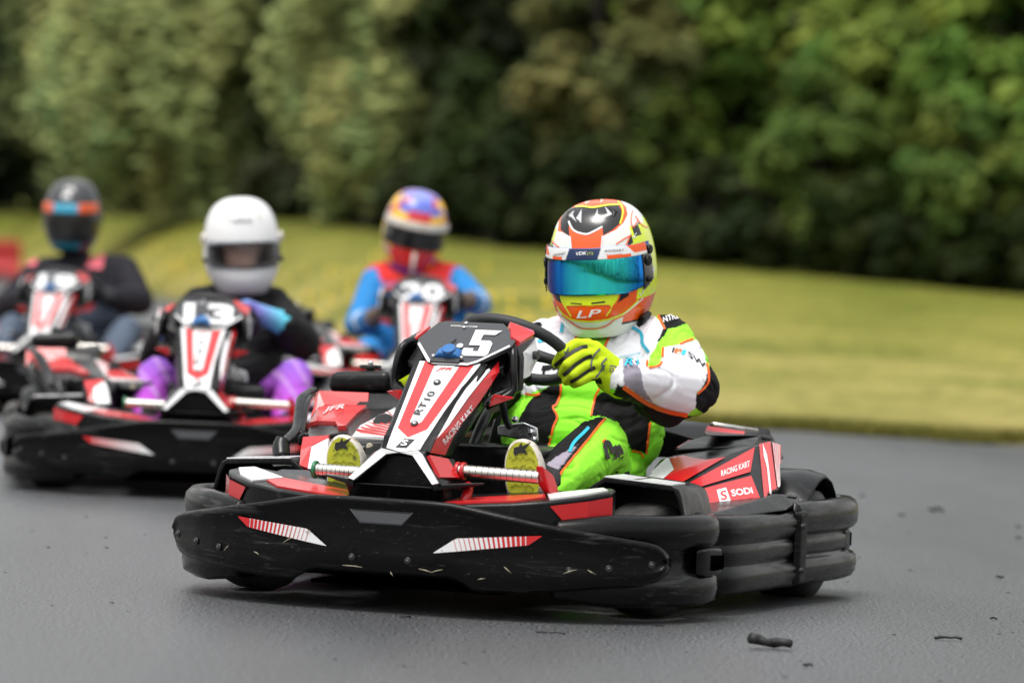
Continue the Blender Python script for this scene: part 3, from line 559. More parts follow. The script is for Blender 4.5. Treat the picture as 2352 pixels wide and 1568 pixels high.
def printed_text(name, body, bl, br, tl, bvh, m, parent, off=.003, bold=.015, shear=0.0):
    co, tr = text_tris(body, bold, shear); bl, br, tl = np.array(bl, float), np.array(br, float), np.array(tl, float)
    return printed(name, [bl + (br-bl)*c[0] + (tl-bl)*c[1] for c in co], tr, bvh, m, parent, off)
def printed_line(name, uv, w, bvh, m, parent, off=.0035, step=4.0, closed=False):
    pts = [V((p[0], p[1], 0)) for p in uv]
    if len(pts) > 2: pts = catmull(pts, 6, closed)
    out = [pts[0]]
    for p in pts[1:]:
        n = max(1, int((p-out[-1]).length/step)); a = out[-1].copy()
        for k in range(n): out.append(a.lerp(p, (k+1)/n))
    vs = []
    for i, p in enumerate(out):
        t = out[min(i+1, len(out)-1)] - out[max(i-1, 0)]; t.normalize(); s = V((-t.y, t.x, 0))*w/2
        vs += [p+s, p-s]
    fs = [(2*i, 2*i+1, 2*i+3, 2*i+2) for i in range(len(out)-1)]
    return printed(name, [(v.x, v.y) for v in vs], fs, bvh, m, parent, off, 1e9)

def cone_data(p0, r0, p1, r1, n=14):
    p0, p1 = V(p0), V(p1); ax = p1-p0; L = ax.length
    if L < 1e-6: ax = V((0, 0, 1))
    ax.normalize(); u = ax.orthogonal().normalized(); w = ax.cross(u); vs, fs = [], []
    sts = [(p0, r0, a) for a in np.linspace(-math.pi/2, 0, 6)] + [(p1, r1, a) for a in np.linspace(0, math.pi/2, 6)]
    for c, r, a in sts:
        rr = max(r*math.cos(a), 1e-4)
        for k in range(n):
            t = 2*math.pi*k/n; vs.append(c + ax*(r*math.sin(a)) + (u*math.cos(t)+w*math.sin(t))*rr)
    for i in range(len(sts)-1):
        for k in range(n): fs.append((i*n+k, i*n+(k+1) % n, (i+1)*n+(k+1) % n, (i+1)*n+k))
    fs += [tuple(range(n))[::-1], tuple(range((len(sts)-1)*n, len(sts)*n))]
    return vs, fs
def skin(segs, voxel, smooth=6):
    """one continuous surface grown round tapered limbs; returns the mesh and the limb each vertex belongs to"""
    vs, fs = [], []
    for s in segs:
        v, f = cone_data(*s[:4]); b = len(vs); vs += v; fs += [tuple(b+i for i in q) for q in f]
    me = bpy.data.meshes.new('figure'); me.from_pydata([tuple(v) for v in vs], [], fs)
    o = bpy.data.objects.new('figure', me); COL.objects.link(o)
    r = o.modifiers.new('r', 'REMESH'); r.mode = 'VOXEL'; r.voxel_size = voxel
    s = o.modifiers.new('s', 'SMOOTH'); s.factor = .5; s.iterations = smooth
    dg = bpy.context.evaluated_depsgraph_get(); out = bpy.data.meshes.new_from_object(o.evaluated_get(dg))
    bpy.data.objects.remove(o); bpy.data.meshes.remove(me)
    co = verts_np(out); best = np.full(len(co), 1e9); reg = np.zeros(len(co), int)
    for i, s in enumerate(segs):
        a, b = np.array(s[0], float), np.array(s[2], float); ab = b-a; t = np.clip(((co-a) @ ab)/max(ab @ ab, 1e-9), 0, 1)
        d = np.linalg.norm(co-(a+t[:, None]*ab), axis=1) - (s[1]+(s[3]-s[1])*t)
        k = d < best; best[k] = d[k]; reg[k] = i
    names = np.array([s[4] for s in segs]); return out, names[reg]
def wrinkle(me, amp, reg, where=None, seed=0.0):
    co, no = verts_np(me), normals_np(me); d = np.zeros(len(co))
    for i in range(len(co)):
        if reg[i] in ('head', 'neck'): continue
        p = co[i]
        w = noise.noise((p[0]*5+seed, p[1]*5, p[2]*5))
        q = (p[0]*7+w*1.6, p[1]*7+w*1.6, (p[2]*19 if reg[i] == 'torso' else p[2]*13)+w*2)
        a = noise.noise((q[0]+seed, q[1], q[2])); b = noise.noise((q[0]*2.1, q[1]*2.1+seed, q[2]*2.3))
        d[i] = (w*.6 - max(0, 1-abs(a)*5)**2*1.3 - max(0, 1-abs(b)*5)**2*.25)*amp
    co = co + no*d[:, None]; me.vertices.foreach_set('co', co.astype(np.float32).ravel()); me.update()
def rect(s): return V(s)

def driver_segs(J):
    """J: joints in kart axes"""
    s = []
    L = J; mid = lambda a, b, t: tuple(np.array(a)*(1-t)+np.array(b)*t)
    hipL, hipR, shL, shR = L['hipL'], L['hipR'], L['shL'], L['shR']; hc, sc = mid(hipL, hipR, .5), mid(shL, shR, .5); k = L.get('bulk', 1.0)
    for t, w, r in ((0, .8, .115), (.25, .75, .118), (.5, .8, .122), (.75, .85, .118), (.95, .75, .095)):
        a, b = mid(hipL, shL, t), mid(hipR, shR, t); c = mid(a, b, .5)
        s.append((mid(c, a, w), r*k*.95, mid(c, b, w), r*k*.95, 'torso'))
        f = (c[0], c[1]-.035, c[2]-.01); s.append((mid(f, (a[0], f[1], f[2]), .45), r*k, mid(f, (b[0], f[1], f[2]), .45), r*k, 'torso'))
    s.append((hc, .12*k, mid(hc, sc, .2), .12*k, 'torso'))
    nk = L['neck']; hd = L['head']
    s.append((mid(sc, nk, .2), .085, nk, .065, 'torso')); s.append((nk, .055, mid(nk, hd, .7), .055, 'neck'))
    s.append(((hd[0], hd[1]+.01, hd[2]+.02), .085, (hd[0], hd[1]-.02, hd[2]-.06), .062, 'head'))
    s.append(((hd[0], hd[1]-.085, hd[2]+.005), .012, (hd[0], hd[1]-.098, hd[2]-.022), .014, 'head'))
    for e, g in (('L', 1), ('R', -1)):
        sh, el, wr = L['sh'+e], L['el'+e], L['wr'+e]; r1, r2, r3 = L.get('arm', (.082, .07, .047))
        s += [(mid(sc, sh, .6), .09*k, sh, r1, 'shoulder'+e), (sh, r1, el, r2, 'upper'+e), (el, r2, mid(el, wr, .55), (r2+r3)/2+.006, 'fore'+e), (mid(el, wr, .55), (r2+r3)/2+.006, wr, r3, 'fore'+e)]
        hp, kn, an = L['hip'+e], L['kn'+e], L['an'+e]; q1, q2, q3 = L.get('leg', (.105, .082, .06))
        s += [(hp, q1, kn, q2, 'thigh'+e), (kn, q2, mid(kn, an, .5), (q2+q3)/2+.008, 'calf'+e), (mid(kn, an, .5), (q2+q3)/2+.008, an, q3, 'calf'+e)]
        if L.get('hands', True): pass
    return s

def glove(parent, chains, palm, col_fn, voxel=.003, name='glove'):
    segs = [(a, ra, b, rb, 'palm') for a, ra, b, rb in palm]
    for ch in chains:
        for (a, ra), (b, rb) in zip(ch[:-1], ch[1:]): segs.append((a, ra, b, rb, 'finger'))
    me, reg = skin(segs, voxel, 3); me.name = name; setcol(me, col_fn(me, reg))
    return link(name, me, M['cloth'], parent)

# ---- helmets
HSTN = [(.158, .004, .004, .004), (.155, .038, .040, .045), (.142, .072, .078, .086), (.118, .098, .106, .116), (.085, .115, .126, .137), (.045, .125, .139, .150), (0, .130, .147, .155), (-.045, .131, .153, .150), (-.085, .124, .158, .132), (-.12, .110, .157, .108), (-.148, .095, .145, .088), (-.166, .082, .126, .076), (-.172, .074, .112, .068)]
def hstation(t):
    n = len(HSTN)-1; x = min(max(t, 0), 1)*n; i = min(int(x), n-1); f = x-i
    g = lambda k: np.array(HSTN[min(max(k, 0), n)]); a, b, c, d = g(i-1), g(i), g(i+1), g(i+2)
    return .5*((2*b)+(c-a)*f+(2*a-5*b+4*c-d)*f*f+(3*b-a-3*c+d)*f**3)
class Helmet:
    def __init__(s, c, yaw=0, pitch=0, roll=0, k=1.0):
        s.c = V(c); s.k = k
        s.R = Matrix.Rotation(math.radians(yaw), 3, 'Z') @ Matrix.Rotation(math.radians(pitch), 3, 'X') @ Matrix.Rotation(math.radians(roll), 3, 'Y')
    def loc(s, a, t, off=0.0):
        z, w, f, b = hstation(t); p = 2/2.25; sa, ca = math.sin(a), math.cos(a)
        x = (w+off)*math.copysign(abs(sa)**p, sa); y = -((f if ca > 0 else b)+off)*math.copysign(abs(ca)**p, ca)
        return V((x, y, z + off*(1 if t < .15 else 0)))*s.k
    def at(s, a, t, off=0.0): return s.c + s.R @ s.loc(a, t, off)
    def patch(s, name, a0, a1, t0, t1, off, m, parent, na=60, nt=24, fn=None, solid=0.0, edge=None):
        vs, fs = [], []
        for i in range(nt+1):
            for j in range(na+1):
                u, v = j/na, i/nt; a = a0+(a1-a0)*u; t = t0+(t1-t0)*v
                if edge: t = edge(u, v, a)
                vs.append(s.at(a, t, off))
        for i in range(nt):
            for j in range(na): fs.append((i*(na+1)+j, i*(na+1)+j+1, (i+1)*(na+1)+j+1, (i+1)*(na+1)+j))
        o = ob(name, vs, fs, m, parent)
        if fn: setcol(o.data, np.array([fn(a0+(a1-a0)*j/na, i/nt) for i in range(nt+1) for j in range(na+1)]))
        if solid: q = o.modifiers.new('thickness', 'SOLIDIFY'); q.thickness = solid; q.offset = -1
        return o
    def shell(s, name, parent, m, na, nt, colfn, hole=None):
        vs, fs, at = [], [], []
        for i in range(nt+1):
            for j in range(na):
                a = -math.pi + 2*math.pi*j/na; t = i/nt; vs.append(s.at(a, t)); at.append((a, t))
        for i in range(nt):
            for j in range(na):
                a, t = -math.pi+2*math.pi*(j+.5)/na, (i+.5)/nt
                if hole and hole(a, t): continue
                fs.append((i*na+j, i*na+(j+1) % na, (i+1)*na+(j+1) % na, (i+1)*na+j))
        o = ob(name, vs, fs, m, parent); setcol(o.data, colfn(np.array(at), verts_np(o.data)))
        return o
def srgb(h):
    c = [int(h[i:i+2], 16)/255 for i in (0, 2, 4)]; return np.array([x/12.92 if x <= .04045 else ((x+.055)/1.055)**2.4 for x in c])

M['cloth'] = mat_attr('woven_suit_fabric', .75, bump=.25, bscale=900, sheen=.0, spec=.2)
M['shellpaint'] = mat_attr('helmet_paint', .24, coat=.3)
M['flatpaint'] = mat_attr('printed_film', .3, coat=.2)
M['orange'] = mat('orange_piping', (.9, .12, .005), .6)
M['cyan'] = mat('cyan_print', (.02, .42, .6), .6)
M['black_print'] = mat('black_print', (.012, .012, .013), .6)
M['white_print'] = mat('white_print', (.8, .8, .82), .6)
M['grey_print'] = mat('grey_print', (.11, .12, .13), .6)
M['yellow_paint'] = mat('fluorescent_yellow_line', (.75, .8, .02), .3, coat=.5)
M['orange_paint'] = mat('fluorescent_orange_line', (.9, .11, .01), .3, coat=.5)
M['sole'] = mat('yellow_rubber_sole', (.42, .44, .02), .55, var=.25, vscale=30, bump=.3, bscale=150, dirt=((.10, .09, .03), 45, .56, .72, .5))
M['solewhite'] = mat('shoe_side_white', (.62, .58, .52), .6, var=.2, vscale=30, dirt=((.3, .2, .15), 50, .55, .7, 0))
M['groove'] = mat('sole_groove', (.27, .27, .014), .7)
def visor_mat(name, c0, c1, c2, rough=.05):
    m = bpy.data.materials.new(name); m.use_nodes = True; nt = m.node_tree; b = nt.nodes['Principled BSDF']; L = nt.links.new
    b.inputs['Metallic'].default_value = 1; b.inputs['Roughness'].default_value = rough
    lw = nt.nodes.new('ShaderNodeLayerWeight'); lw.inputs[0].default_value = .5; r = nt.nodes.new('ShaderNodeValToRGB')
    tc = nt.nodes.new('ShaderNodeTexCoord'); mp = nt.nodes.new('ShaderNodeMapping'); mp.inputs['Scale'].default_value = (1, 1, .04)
    nz = nt.nodes.new('ShaderNodeTexNoise'); nz.inputs['Scale'].default_value = 55; nz.inputs['Detail'].default_value = 5  # upright streaks in the colour: wipe marks, also standing in for reflections
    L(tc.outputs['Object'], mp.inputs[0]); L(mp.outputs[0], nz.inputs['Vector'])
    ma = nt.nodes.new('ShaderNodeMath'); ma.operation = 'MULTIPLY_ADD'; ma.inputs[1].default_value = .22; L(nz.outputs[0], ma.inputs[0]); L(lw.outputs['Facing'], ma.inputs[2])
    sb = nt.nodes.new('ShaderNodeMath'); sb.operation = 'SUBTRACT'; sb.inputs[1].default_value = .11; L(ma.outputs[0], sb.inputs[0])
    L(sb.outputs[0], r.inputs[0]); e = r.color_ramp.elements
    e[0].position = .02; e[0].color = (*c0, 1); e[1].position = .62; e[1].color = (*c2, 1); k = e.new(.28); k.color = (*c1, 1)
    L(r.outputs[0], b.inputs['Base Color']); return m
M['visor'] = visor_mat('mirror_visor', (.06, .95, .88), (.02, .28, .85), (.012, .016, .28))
M['visor_dark'] = mat('dark_visor', (.006, .006, .007), .08, coat=.5)
def glass_mat():
    m = bpy.data.materials.new('tinted_visor'); m.use_nodes = True; nt = m.node_tree; L = nt.links.new
    out = nt.nodes['Material Output']; tr = nt.nodes.new('ShaderNodeBsdfTransparent'); tr.inputs[0].default_value = (.78, .80, .84, 1)
    gl = nt.nodes.new('ShaderNodeBsdfGlossy'); gl.inputs['Roughness'].default_value = .05; fr = nt.nodes.new('ShaderNodeFresnel'); fr.inputs[0].default_value = 1.5
    mx = nt.nodes.new('ShaderNodeMixShader'); L(fr.outputs[0], mx.inputs[0]); L(tr.outputs[0], mx.inputs[1]); L(gl.outputs[0], mx.inputs[2]); L(mx.outputs[0], out.inputs[0]); return m
M['visor_clear'] = glass_mat()

# ---- driver of kart 5
LIME, WHITE, BLACK, GREY = np.array((.30, .87, .042)), np.array((.82, .81, .86)), np.array((.0055, .005, .006)), np.array((.30, .27, .33))
FLUO = np.array((.50, .66, .012)); FLY, ORG = np.array((.72, .84, .015)), np.array((.87, .10, .008))
def make_lead_driver(K):
    J = dict(hipL=(.15, 1.10, .19), hipR=(-.05, 1.10, .19), shL=(.262, 1.235, .622), shR=(-.055, 1.27, .605), neck=(.102, 1.235, .69), head=(.102, 1.2, .835),
             elL=(.408, 1.05, .528), wrL=(0.318, 0.775, 0.554), elR=(-.19, 1.02, .46), wrR=(-.13, .78, .55), knL=(.255, .79, .382), anL=(.272, .37, .288), knR=(-.21, .80, .37), anR=(-.205, .40, .29), bulk=1.02, arm=(.084, .071, .05), leg=(.105, .073, .056))
    segs = driver_segs(J)
    segs += [((.275, 1.22, .635), .078, (.35, 1.12, .565), .082, 'upperL'), ((0.403, 1, 0.507), .058, (0.363, 0.9, 0.533), .062, 'foreL'), ((0.34, 0.9, 0.496), .038, (0.375, 0.97, 0.473), .044, 'foreL')]
    me, reg = skin(segs, .0045, 7); wrinkle(me, .0042, reg, seed=3.1)
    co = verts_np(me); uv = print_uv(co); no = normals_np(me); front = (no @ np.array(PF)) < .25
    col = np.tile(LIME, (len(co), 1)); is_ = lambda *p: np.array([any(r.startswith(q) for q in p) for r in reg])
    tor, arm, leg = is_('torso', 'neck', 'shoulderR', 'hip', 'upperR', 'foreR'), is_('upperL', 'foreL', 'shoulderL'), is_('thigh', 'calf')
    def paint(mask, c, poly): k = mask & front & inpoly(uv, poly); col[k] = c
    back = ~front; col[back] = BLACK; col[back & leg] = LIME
    paint(tor, WHITE, [(7, 33), (41, 54), (86, 85), (145, 85), (164, 24), (162, -9), (142, -60), (126, -109), (100, -111), (34, -137), (7, -133)])
    paint(tor|arm, WHITE, [(256, 24), (284, 71), (342, 92), (394, 33), (374, -2), (351, -40), (346, -74), (342, -116), (284, -123), (223, -119), (230, -33)])
    paint(tor, BLACK, [(52, -144), (97, -111), (124, -109), (124, -137), (114, -161), (105, -168), (116, -192), (107, -216), (100, -240), (69, -240), (7, -234), (17, -199), (41, -157)])
    paint(tor, BLACK, [(52, -240), (100, -243), (95, -265), (90, -268), (52, -268)])
    paint(tor, BLACK, [(76, -60), (104, -59), (124, -67), (124, -88), (76, -88)])
    paint(tor, WHITE, [(86, -74), (117, -73), (110, -83), (86, -84)])
    paint(tor, BLACK, [(213, -142), (249, -116), (318, -116), (405, -192), (384, -211), (353, -202), (348, -240), (343, -289), (325, -280), (304, -277), (270, -206), (232, -192), (202, -189)])
    paint(arm|tor, BLACK, [(339, 81), (349, 95), (384, 95), (477, 61), (453, 49), (422, 36), (391, 31), (382, 54), (370, 75)])
    paint(arm, BLACK, [(384, 31), (398, 40), (394, 19), (370, -5)])
    paint(arm, WHITE, [(387, -15), (422, -9), (474, 5), (493, -33), (502, -99), (472, -133), (472, -168), (448, -187), (401, -177), (353, -159), (315, -130), (284, -116), (290, -43), (335, -64), (356, -67), (380, -57)])
    paint(arm, GREY, [(280, -33), (304, -47), (329, -71), (335, -116), (346, -137), (361, -155), (335, -144), (287, -112)])
    paint(arm, BLACK, [(270, -109), (287, -118), (318, -138), (353, -161), (401, -179), (448, -189), (491, -192), (457, -240), (353, -234), (249, -157)])
    paint(arm, BLACK, [(505, 5), (547, -26), (554, -157), (491, -185), (469, -171), (472, -137), (495, -102), (507, -47)])
    paint(leg, BLACK, [(104, -372), (110, -360), (131, -327), (180, -268), (225, -213), (239, -196), (232, -171), (145, -171), (110, -240), (69, -330), (83, -372)])
    paint(leg, GREY, [(69, -329), (110, -296), (169, -262), (131, -313), (98, -348), (90, -355)])
    k = is_('calfR'); col[k] = BLACK; k = is_('thighR', 'upperR', 'foreR'); col[k & (co[:, 0] < -.06)] = BLACK
    hd = is_('head'); col[hd] = (.5, .3, .22)
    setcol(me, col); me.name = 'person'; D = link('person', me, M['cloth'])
    bv = BVHTree.FromPolygons([V(c) for c in verts_np(me)], [tuple(p.vertices) for p in me.polygons])
    ln = lambda nm, pts, w, m: printed_line(nm, pts, w, bv, m, D, .003)
    O = M['orange']
    for pts in ([(164, 23), (162, -9), (159, -40)], [(257, 23), (242, -2), (232, -33)], [(126, -109), (124, -137), (114, -161), (105, -168), (116, -192), (107, -216), (101, -240)], [(225, -119), (213, -142), (202, -189)],
                [(100, -244), (95, -265)], [(353, -202), (348, -240), (343, -287)], [(34, -133), (59, -137), (72, -133)], [(370, 75), (379, 54), (391, 31)], [(346, -40), (344, -64)],
                [(349, -67), (380, -57), (387, -15)], [(429, -7), (450, 2), (476, 6), (491, -29), (502, -99), (473, -134)], [(110, -362), (131, -327), (180, -268), (225, -213), (239, -197)], [(304, -279), (325, -282), (335, -296)]):
        ln('piping', pts, 5.5, O)
    ln('piping', [(285, -116), (315, -137), (353, -161), (401, -179), (448, -188)], 11, O)
    for pts in ([(131, 54), (126, 23)], [(65, 0), (83, 2), (100, 4)], [(308, 35), (330, 21), (334, -5), (351, -28)], [(147, -282), (159, -258), (187, -230), (213, -202)]): ln('cyan_stripe', pts, 8, M['cyan'])
    printed_text('shoulder_lettering', 'NTRB', [(388, 47)][0], [(428, 59)][0], [(384, 61)][0], bv, M['white_print'], D, .004, .02)
    for i, m in ((0, 'black_print'), (1, 'orange'), (2, 'orange_paint'), (3, 'cyan')):
        x = 1360+i*26; printed_poly('sleeve_bar', [(408, -28), (412, -29), (417, -16), (412, -15)] if i == 0 else [[(414, -29), (421, -30), (426, -18), (419, -17)], [(422, -31), (430, -33), (435, -20), (427, -19)], [(432, -33), (441, -36), (446, -23), (436, -21)]][i-1], bv, M[m], D)
    printed_text('sleeve_lettering', 'SW', [(447, -37)][0], [(491, -69)][0], [(450, -25)][0], bv, M['black_print'], D, .004, .02, -.2)
    printed_text('team_lettering', 'NORTH RACING TEAM', [(274, -44)][0], [(329, -33)][0], [(274, -38)][0], bv, M['cyan'], D, .004, .01)
    printed_text('chest_letters', 'RT', [(287, -64)][0], [(335, -57)][0], [(287, -46)][0], bv, M['cyan'], D, .004, .02, .2)
    for w, m, off in ((17, 'orange', .005), (9.5, 'black_print', .0075)):
        for pts in ([(243, -301), (237, -279), (236, -261), (244, -260), (254, -282), (263, -310), (266, -331), (268, -310), (265, -282), (258, -268)], [(267, -266), (275, -279), (278, -296), (282, -292)], [(249, -246), (251, -253)]):
            printed_line('scribble_print', pts, w if len(pts) > 2 else w+6, bv, M[m], D, off)
    for w, m, off in ((24, 'orange', .005), (14, 'black_print', .0075)): printed_line('round_print', [(290, -311), (301, -305), (307, -315), (305, -334), (294, -338), (288, -329)], w, bv, M[m], D, off, closed=True)
    # gloves
    ch = [[((0.255, 0.735, 0.628), .0155), ((0.215, 0.705, 0.633), .0155), ((0.188, 0.685, 0.612), .0145), ((0.166, 0.7, 0.583), .0125)],
          [((0.266, 0.735, 0.611), .0155), ((0.231, 0.695, 0.607), .0155), ((0.205, 0.675, 0.583), .0145), ((0.185, 0.695, 0.56), .0125)],
          [((0.27, 0.735, 0.587), .015), ((0.241, 0.695, 0.58), .015), ((0.22, 0.675, 0.559), .014), ((0.196, 0.695, 0.542), .0125)],
          [((0.272, 0.74, 0.564), .014), ((0.25, 0.7, 0.555), .014), ((0.233, 0.685, 0.543), .013), ((0.213, 0.705, 0.536), .012)],
          [((0.261, 0.76, 0.61), .018), ((0.223, 0.765, 0.632), .0165), ((0.189, 0.76, 0.63), .0145)]]
    palm = [((0.258, 0.735, 0.62), .020, (0.285, 0.76, 0.578), .034), ((0.27, 0.735, 0.587), .024, (0.288, 0.765, 0.565), .036), ((0.27, 0.74, 0.564), .020, (0.285, 0.765, 0.548), .034),
            ((0.282, 0.765, 0.564), .040, (0.295, 0.775, 0.558), .042), ((0.288, 0.775, 0.558), .046, (0.306, 0.785, 0.553), .052)]
    def gcol(me, reg):
        c = np.tile(FLUO, (len(me.vertices), 1)); uv = print_uv(verts_np(me))
        c[inpoly(uv, [(204, -97), (226, -93), (230, -109), (214, -107)])] = BLACK; return c
    gl = glove(D, ch, palm, gcol, .0032)
    gb = BVHTree.FromPolygons([V(c) for c in verts_np(gl.data)], [tuple(p.vertices) for p in gl.data.polygons])
    for pts, w in (([(193, -13), (176, -16), (149, -31), (124, -50), (110, -63)], 10), ([(204, -37), (188, -43), (162, -60), (142, -78), (131, -86)], 10), ([(212, -66), (194, -76), (169, -93), (149, -104)], 9)): printed_line('black_insert', pts, w, gb, M['black_print'], gl, .002)
    for pts in ([(225, -19), (209, -36), (202, -57), (204, -74)], [(237, -60), (225, -78), (214, -92)], [(242, -43), (230, -57), (235, -74)]): printed_line('grey_line', pts, 4.5, gb, M['grey_print'], gl, .002)
    printed_poly('cuff_band', [(251, -60), (292, -69), (290, -85), (249, -76)], gb, M['grey_print'], gl, .002)
    printed_text('cuff_lettering', 'STARS', [(251, -75)][0], [(288, -83)][0], [(251, -64)][0], gb, M['yellow_paint'], gl, .004, .02)
    printed_poly('star_print', [(127, -41), (136, -34), (131, -22), (138, -28), (145, -12), (144, -28), (149, -30), (142, -33), (138, -43), (135, -36)], gb, M['grey_print'], gl, .002)
    tube('cuff', [(0.316, 0.79, 0.552) , (0.322, 0.8, 0.55)], [.054, .053], M['black_print'], gl, 20)
    mx = lambda p: (.07-p[0]-.0, p[1]+.01, p[2]-.02)
    glove(D, [[(mx(p), r) for p, r in c] for c in ch], [(mx(a), ra, mx(b), rb) for a, ra, b, rb in palm], lambda me, reg: np.tile(FLUO, (len(me.vertices), 1)), .005)
    # shoes
    def shoe(sole, x0, an):
        pts = [V(p) for p in sole]; c = sum(pts, V((0, 0, 0)))/len(pts); rings = []
        for d, s, sh in ((0, .93, 0), (.004, 1, 0), (.018, 1.0, 0), (.03, .98, 0), (.055, .88, -.01), (.085, .68, -.02)):
            rings.append([c + (p-c)*s + V((0, d, sh)) for p in catmull(pts, 3, True)])
        sh = loft('shoe', rings, M['solewhite'], D)
        ins = [c + (p-c)*.9 + V((0, -.0015, 0)) for p in catmull(pts, 3, True)]
        so = ob('sole', ins + [p + V((0, .004, 0)) for p in ins], [tuple(range(len(ins)))] + [(i, (i+1) % len(ins), len(ins)+(i+1) % len(ins), len(ins)+i) for i in range(len(ins))], M['sole'], sh, False)
        tube('shoe_upper', [c + V((0, .05, -.01)), c + V((0, .09, -.035)), V(an)], [.042, .05, .052], M['black_print'], sh, 14, 4)
        w = max(p.x for p in pts) - min(p.x for p in pts); y = min(p.y for p in pts) - .0035
        for k in range(6):
            z = c.z - .062 + k*.021; q = .36*w*(1 - .1*abs(k-2.5))
            tube('tread_groove', [(c.x-q, y, z-.006), (c.x-q*.55, y, z+.004), (c.x-q*.2, y, z-.001), (c.x, y, z+.008), (c.x+q*.25, y, z-.001), (c.x+q*.6, y, z+.005), (c.x+q, y, z-.006)], .0009, M['groove'], so, 5)
        st = [(-.42, .012), (-.40, .03), (-.2, .034), (-.1, .05), (-.06, .036), (.34, .052), (.06, .026), (.2, .008), (0, .014), (-.22, .012), (-.32, .002)]
        ob('star_print', [(c.x + a*w*.62, y-.001, c.z+.026+b*.72) for a, b in st], [tuple(t) for t in poly_tri(st)], M['black_print'], so, False)
    shoe([(-0.25, 0.25, 0.328), (-0.249, 0.25, 0.362), (-0.236, 0.25, 0.388), (-0.215, 0.25, 0.399), (-0.19, 0.25, 0.392), (-0.169, 0.25, 0.372), (-0.157, 0.25, 0.342), (-0.156, 0.25, 0.297), (-0.164, 0.25, 0.259), (-0.203, 0.25, 0.243), (-0.24, 0.25, 0.261)], 0, (-.205, .38, .30))
    shoe([(0.205, 0.25, 0.338), (0.206, 0.25, 0.371), (0.219, 0.25, 0.402), (0.243, 0.25, 0.413), (0.268, 0.25, 0.406), (0.286, 0.25, 0.382), (0.297, 0.25, 0.346), (0.3, 0.25, 0.307), (0.289, 0.25, 0.277), (0.251, 0.25, 0.267), (0.215, 0.25, 0.284)], 0, (.272, .37, .295))
    # helmet
    H = Helmet((.103, 1.205, .835), 2, 9, -3.5, 1.03)
    def hcol(at, co):
        uv = print_uv(co); d = co - np.array(H.c); f = (d @ np.array(PF)) < .075
        c = np.tile(np.array((.78, .78, .74)), (len(co), 1)); bk = ~f
        a, t = at[:, 0], at[:, 1]
        c[bk & (t > .35) & (t < .72)] = FLY; c[bk & (t > .72) & (t < .86)] = ORG; c[bk & (np.sin(a*3) > .75) & (t < .5)] = BLACK
        k = f & (a < -.9) & (t > .3) & (t < .66); c[k] = FLY
        def pt(cc, poly): c[f & inpoly(uv, poly)] = cc
        pt(FLY, [(329, 348), (348, 331), (358, 282), (372, 197), (365, 166), (333, 140), (312, 131), (315, 197), (315, 243), (289, 237), (318, 274), (336, 304), (333, 331)])
        pt(FLY, [(100, 278), (87, 228), (108, 225), (102, 251)]); pt(FLY, [(93, 160), (97, 129), (110, 106), (107, 140)])
        pt(ORG, [(117, 282), (120, 311), (131, 330), (150, 348), (178, 364), (227, 370), (272, 364), (292, 344), (296, 325), (286, 304), (266, 285), (233, 269), (229, 234), (151, 231), (148, 268), (127, 280)])
        pt(BLACK, [(124, 285), (124, 311), (134, 330), (150, 342), (178, 343), (207, 341), (244, 347), (274, 347), (281, 334), (278, 302), (258, 285), (233, 270), (231, 293), (207, 280), (187, 272), (158, 284), (145, 307), (147, 268), (130, 280)])
        pt((.5, .5, .52), [(142, 321), (162, 339), (155, 325), (165, 305), (151, 318)]); pt((.5, .5, .52), [(178, 338), (177, 302), (164, 315)]); pt((.5, .5, .52), [(237, 345), (257, 325), (229, 313), (221, 315), (218, 325), (227, 320), (244, 327)]); pt((.5, .5, .52), [(219, 339), (205, 304), (219, 317)])
        pt((.85, .55, .45), [(184, 358), (207, 364), (189, 351)]); pt((.85, .6, .5), [(224, 367), (238, 367), (227, 354)])
        pt(BLACK, [(294, 241), (299, 265), (319, 298), (327, 307), (326, 291), (318, 268), (318, 257)])
        pt(BLACK, [(97, 265), (101, 275), (107, 228), (101, 237)])
        pt(ORG, [(104, 117), (111, 91), (127, 74), (155, 54), (201, 52), (244, 57), (286, 73), (315, 97), (332, 117), (355, 140), (369, 174), (332, 143), (298, 140), (275, 123), (201, 140), (124, 131), (108, 137)])
        pt(FLY, [(122, 126), (201, 137), (278, 131), (272, 111), (255, 84), (249, 94), (201, 91), (141, 91), (135, 85), (127, 103)])
        pt(BLACK, [(101, 131), (124, 119), (129, 96), (115, 104), (107, 117)]); pt(BLACK, [(277, 126), (298, 134), (299, 117), (268, 97)])
        pt((.6, .02, .015), [(295, 54), (315, 84), (332, 104), (346, 114), (338, 89), (318, 66)])
        pt(BLACK, [(323, 111), (329, 123), (355, 151), (361, 171), (361, 163), (352, 137), (332, 113)])
        A_ = np.abs(a)
        c[(A_ > 1.02) & (t > .30) & (t < .655)] = FLY; c[(A_ > .78) & (t >= .655) & (t < .79)] = ORG; c[(A_ > .78) & (t >= .79) & (t < .805)] = BLACK; c[(A_ > 1.1) & (A_ < 1.35) & (t > .30) & (t < .36)] = BLACK
        c[t > .965] = BLACK; c[(np.abs(a) < 1.42) & (t > .41) & (t < .60)] = BLACK
        return c
    he = H.shell('helmet', D, M['shellpaint'], 420, 300, hcol)
    hb = BVHTree.FromPolygons([v.co for v in he.data.vertices], [tuple(p.vertices) for p in he.data.polygons])
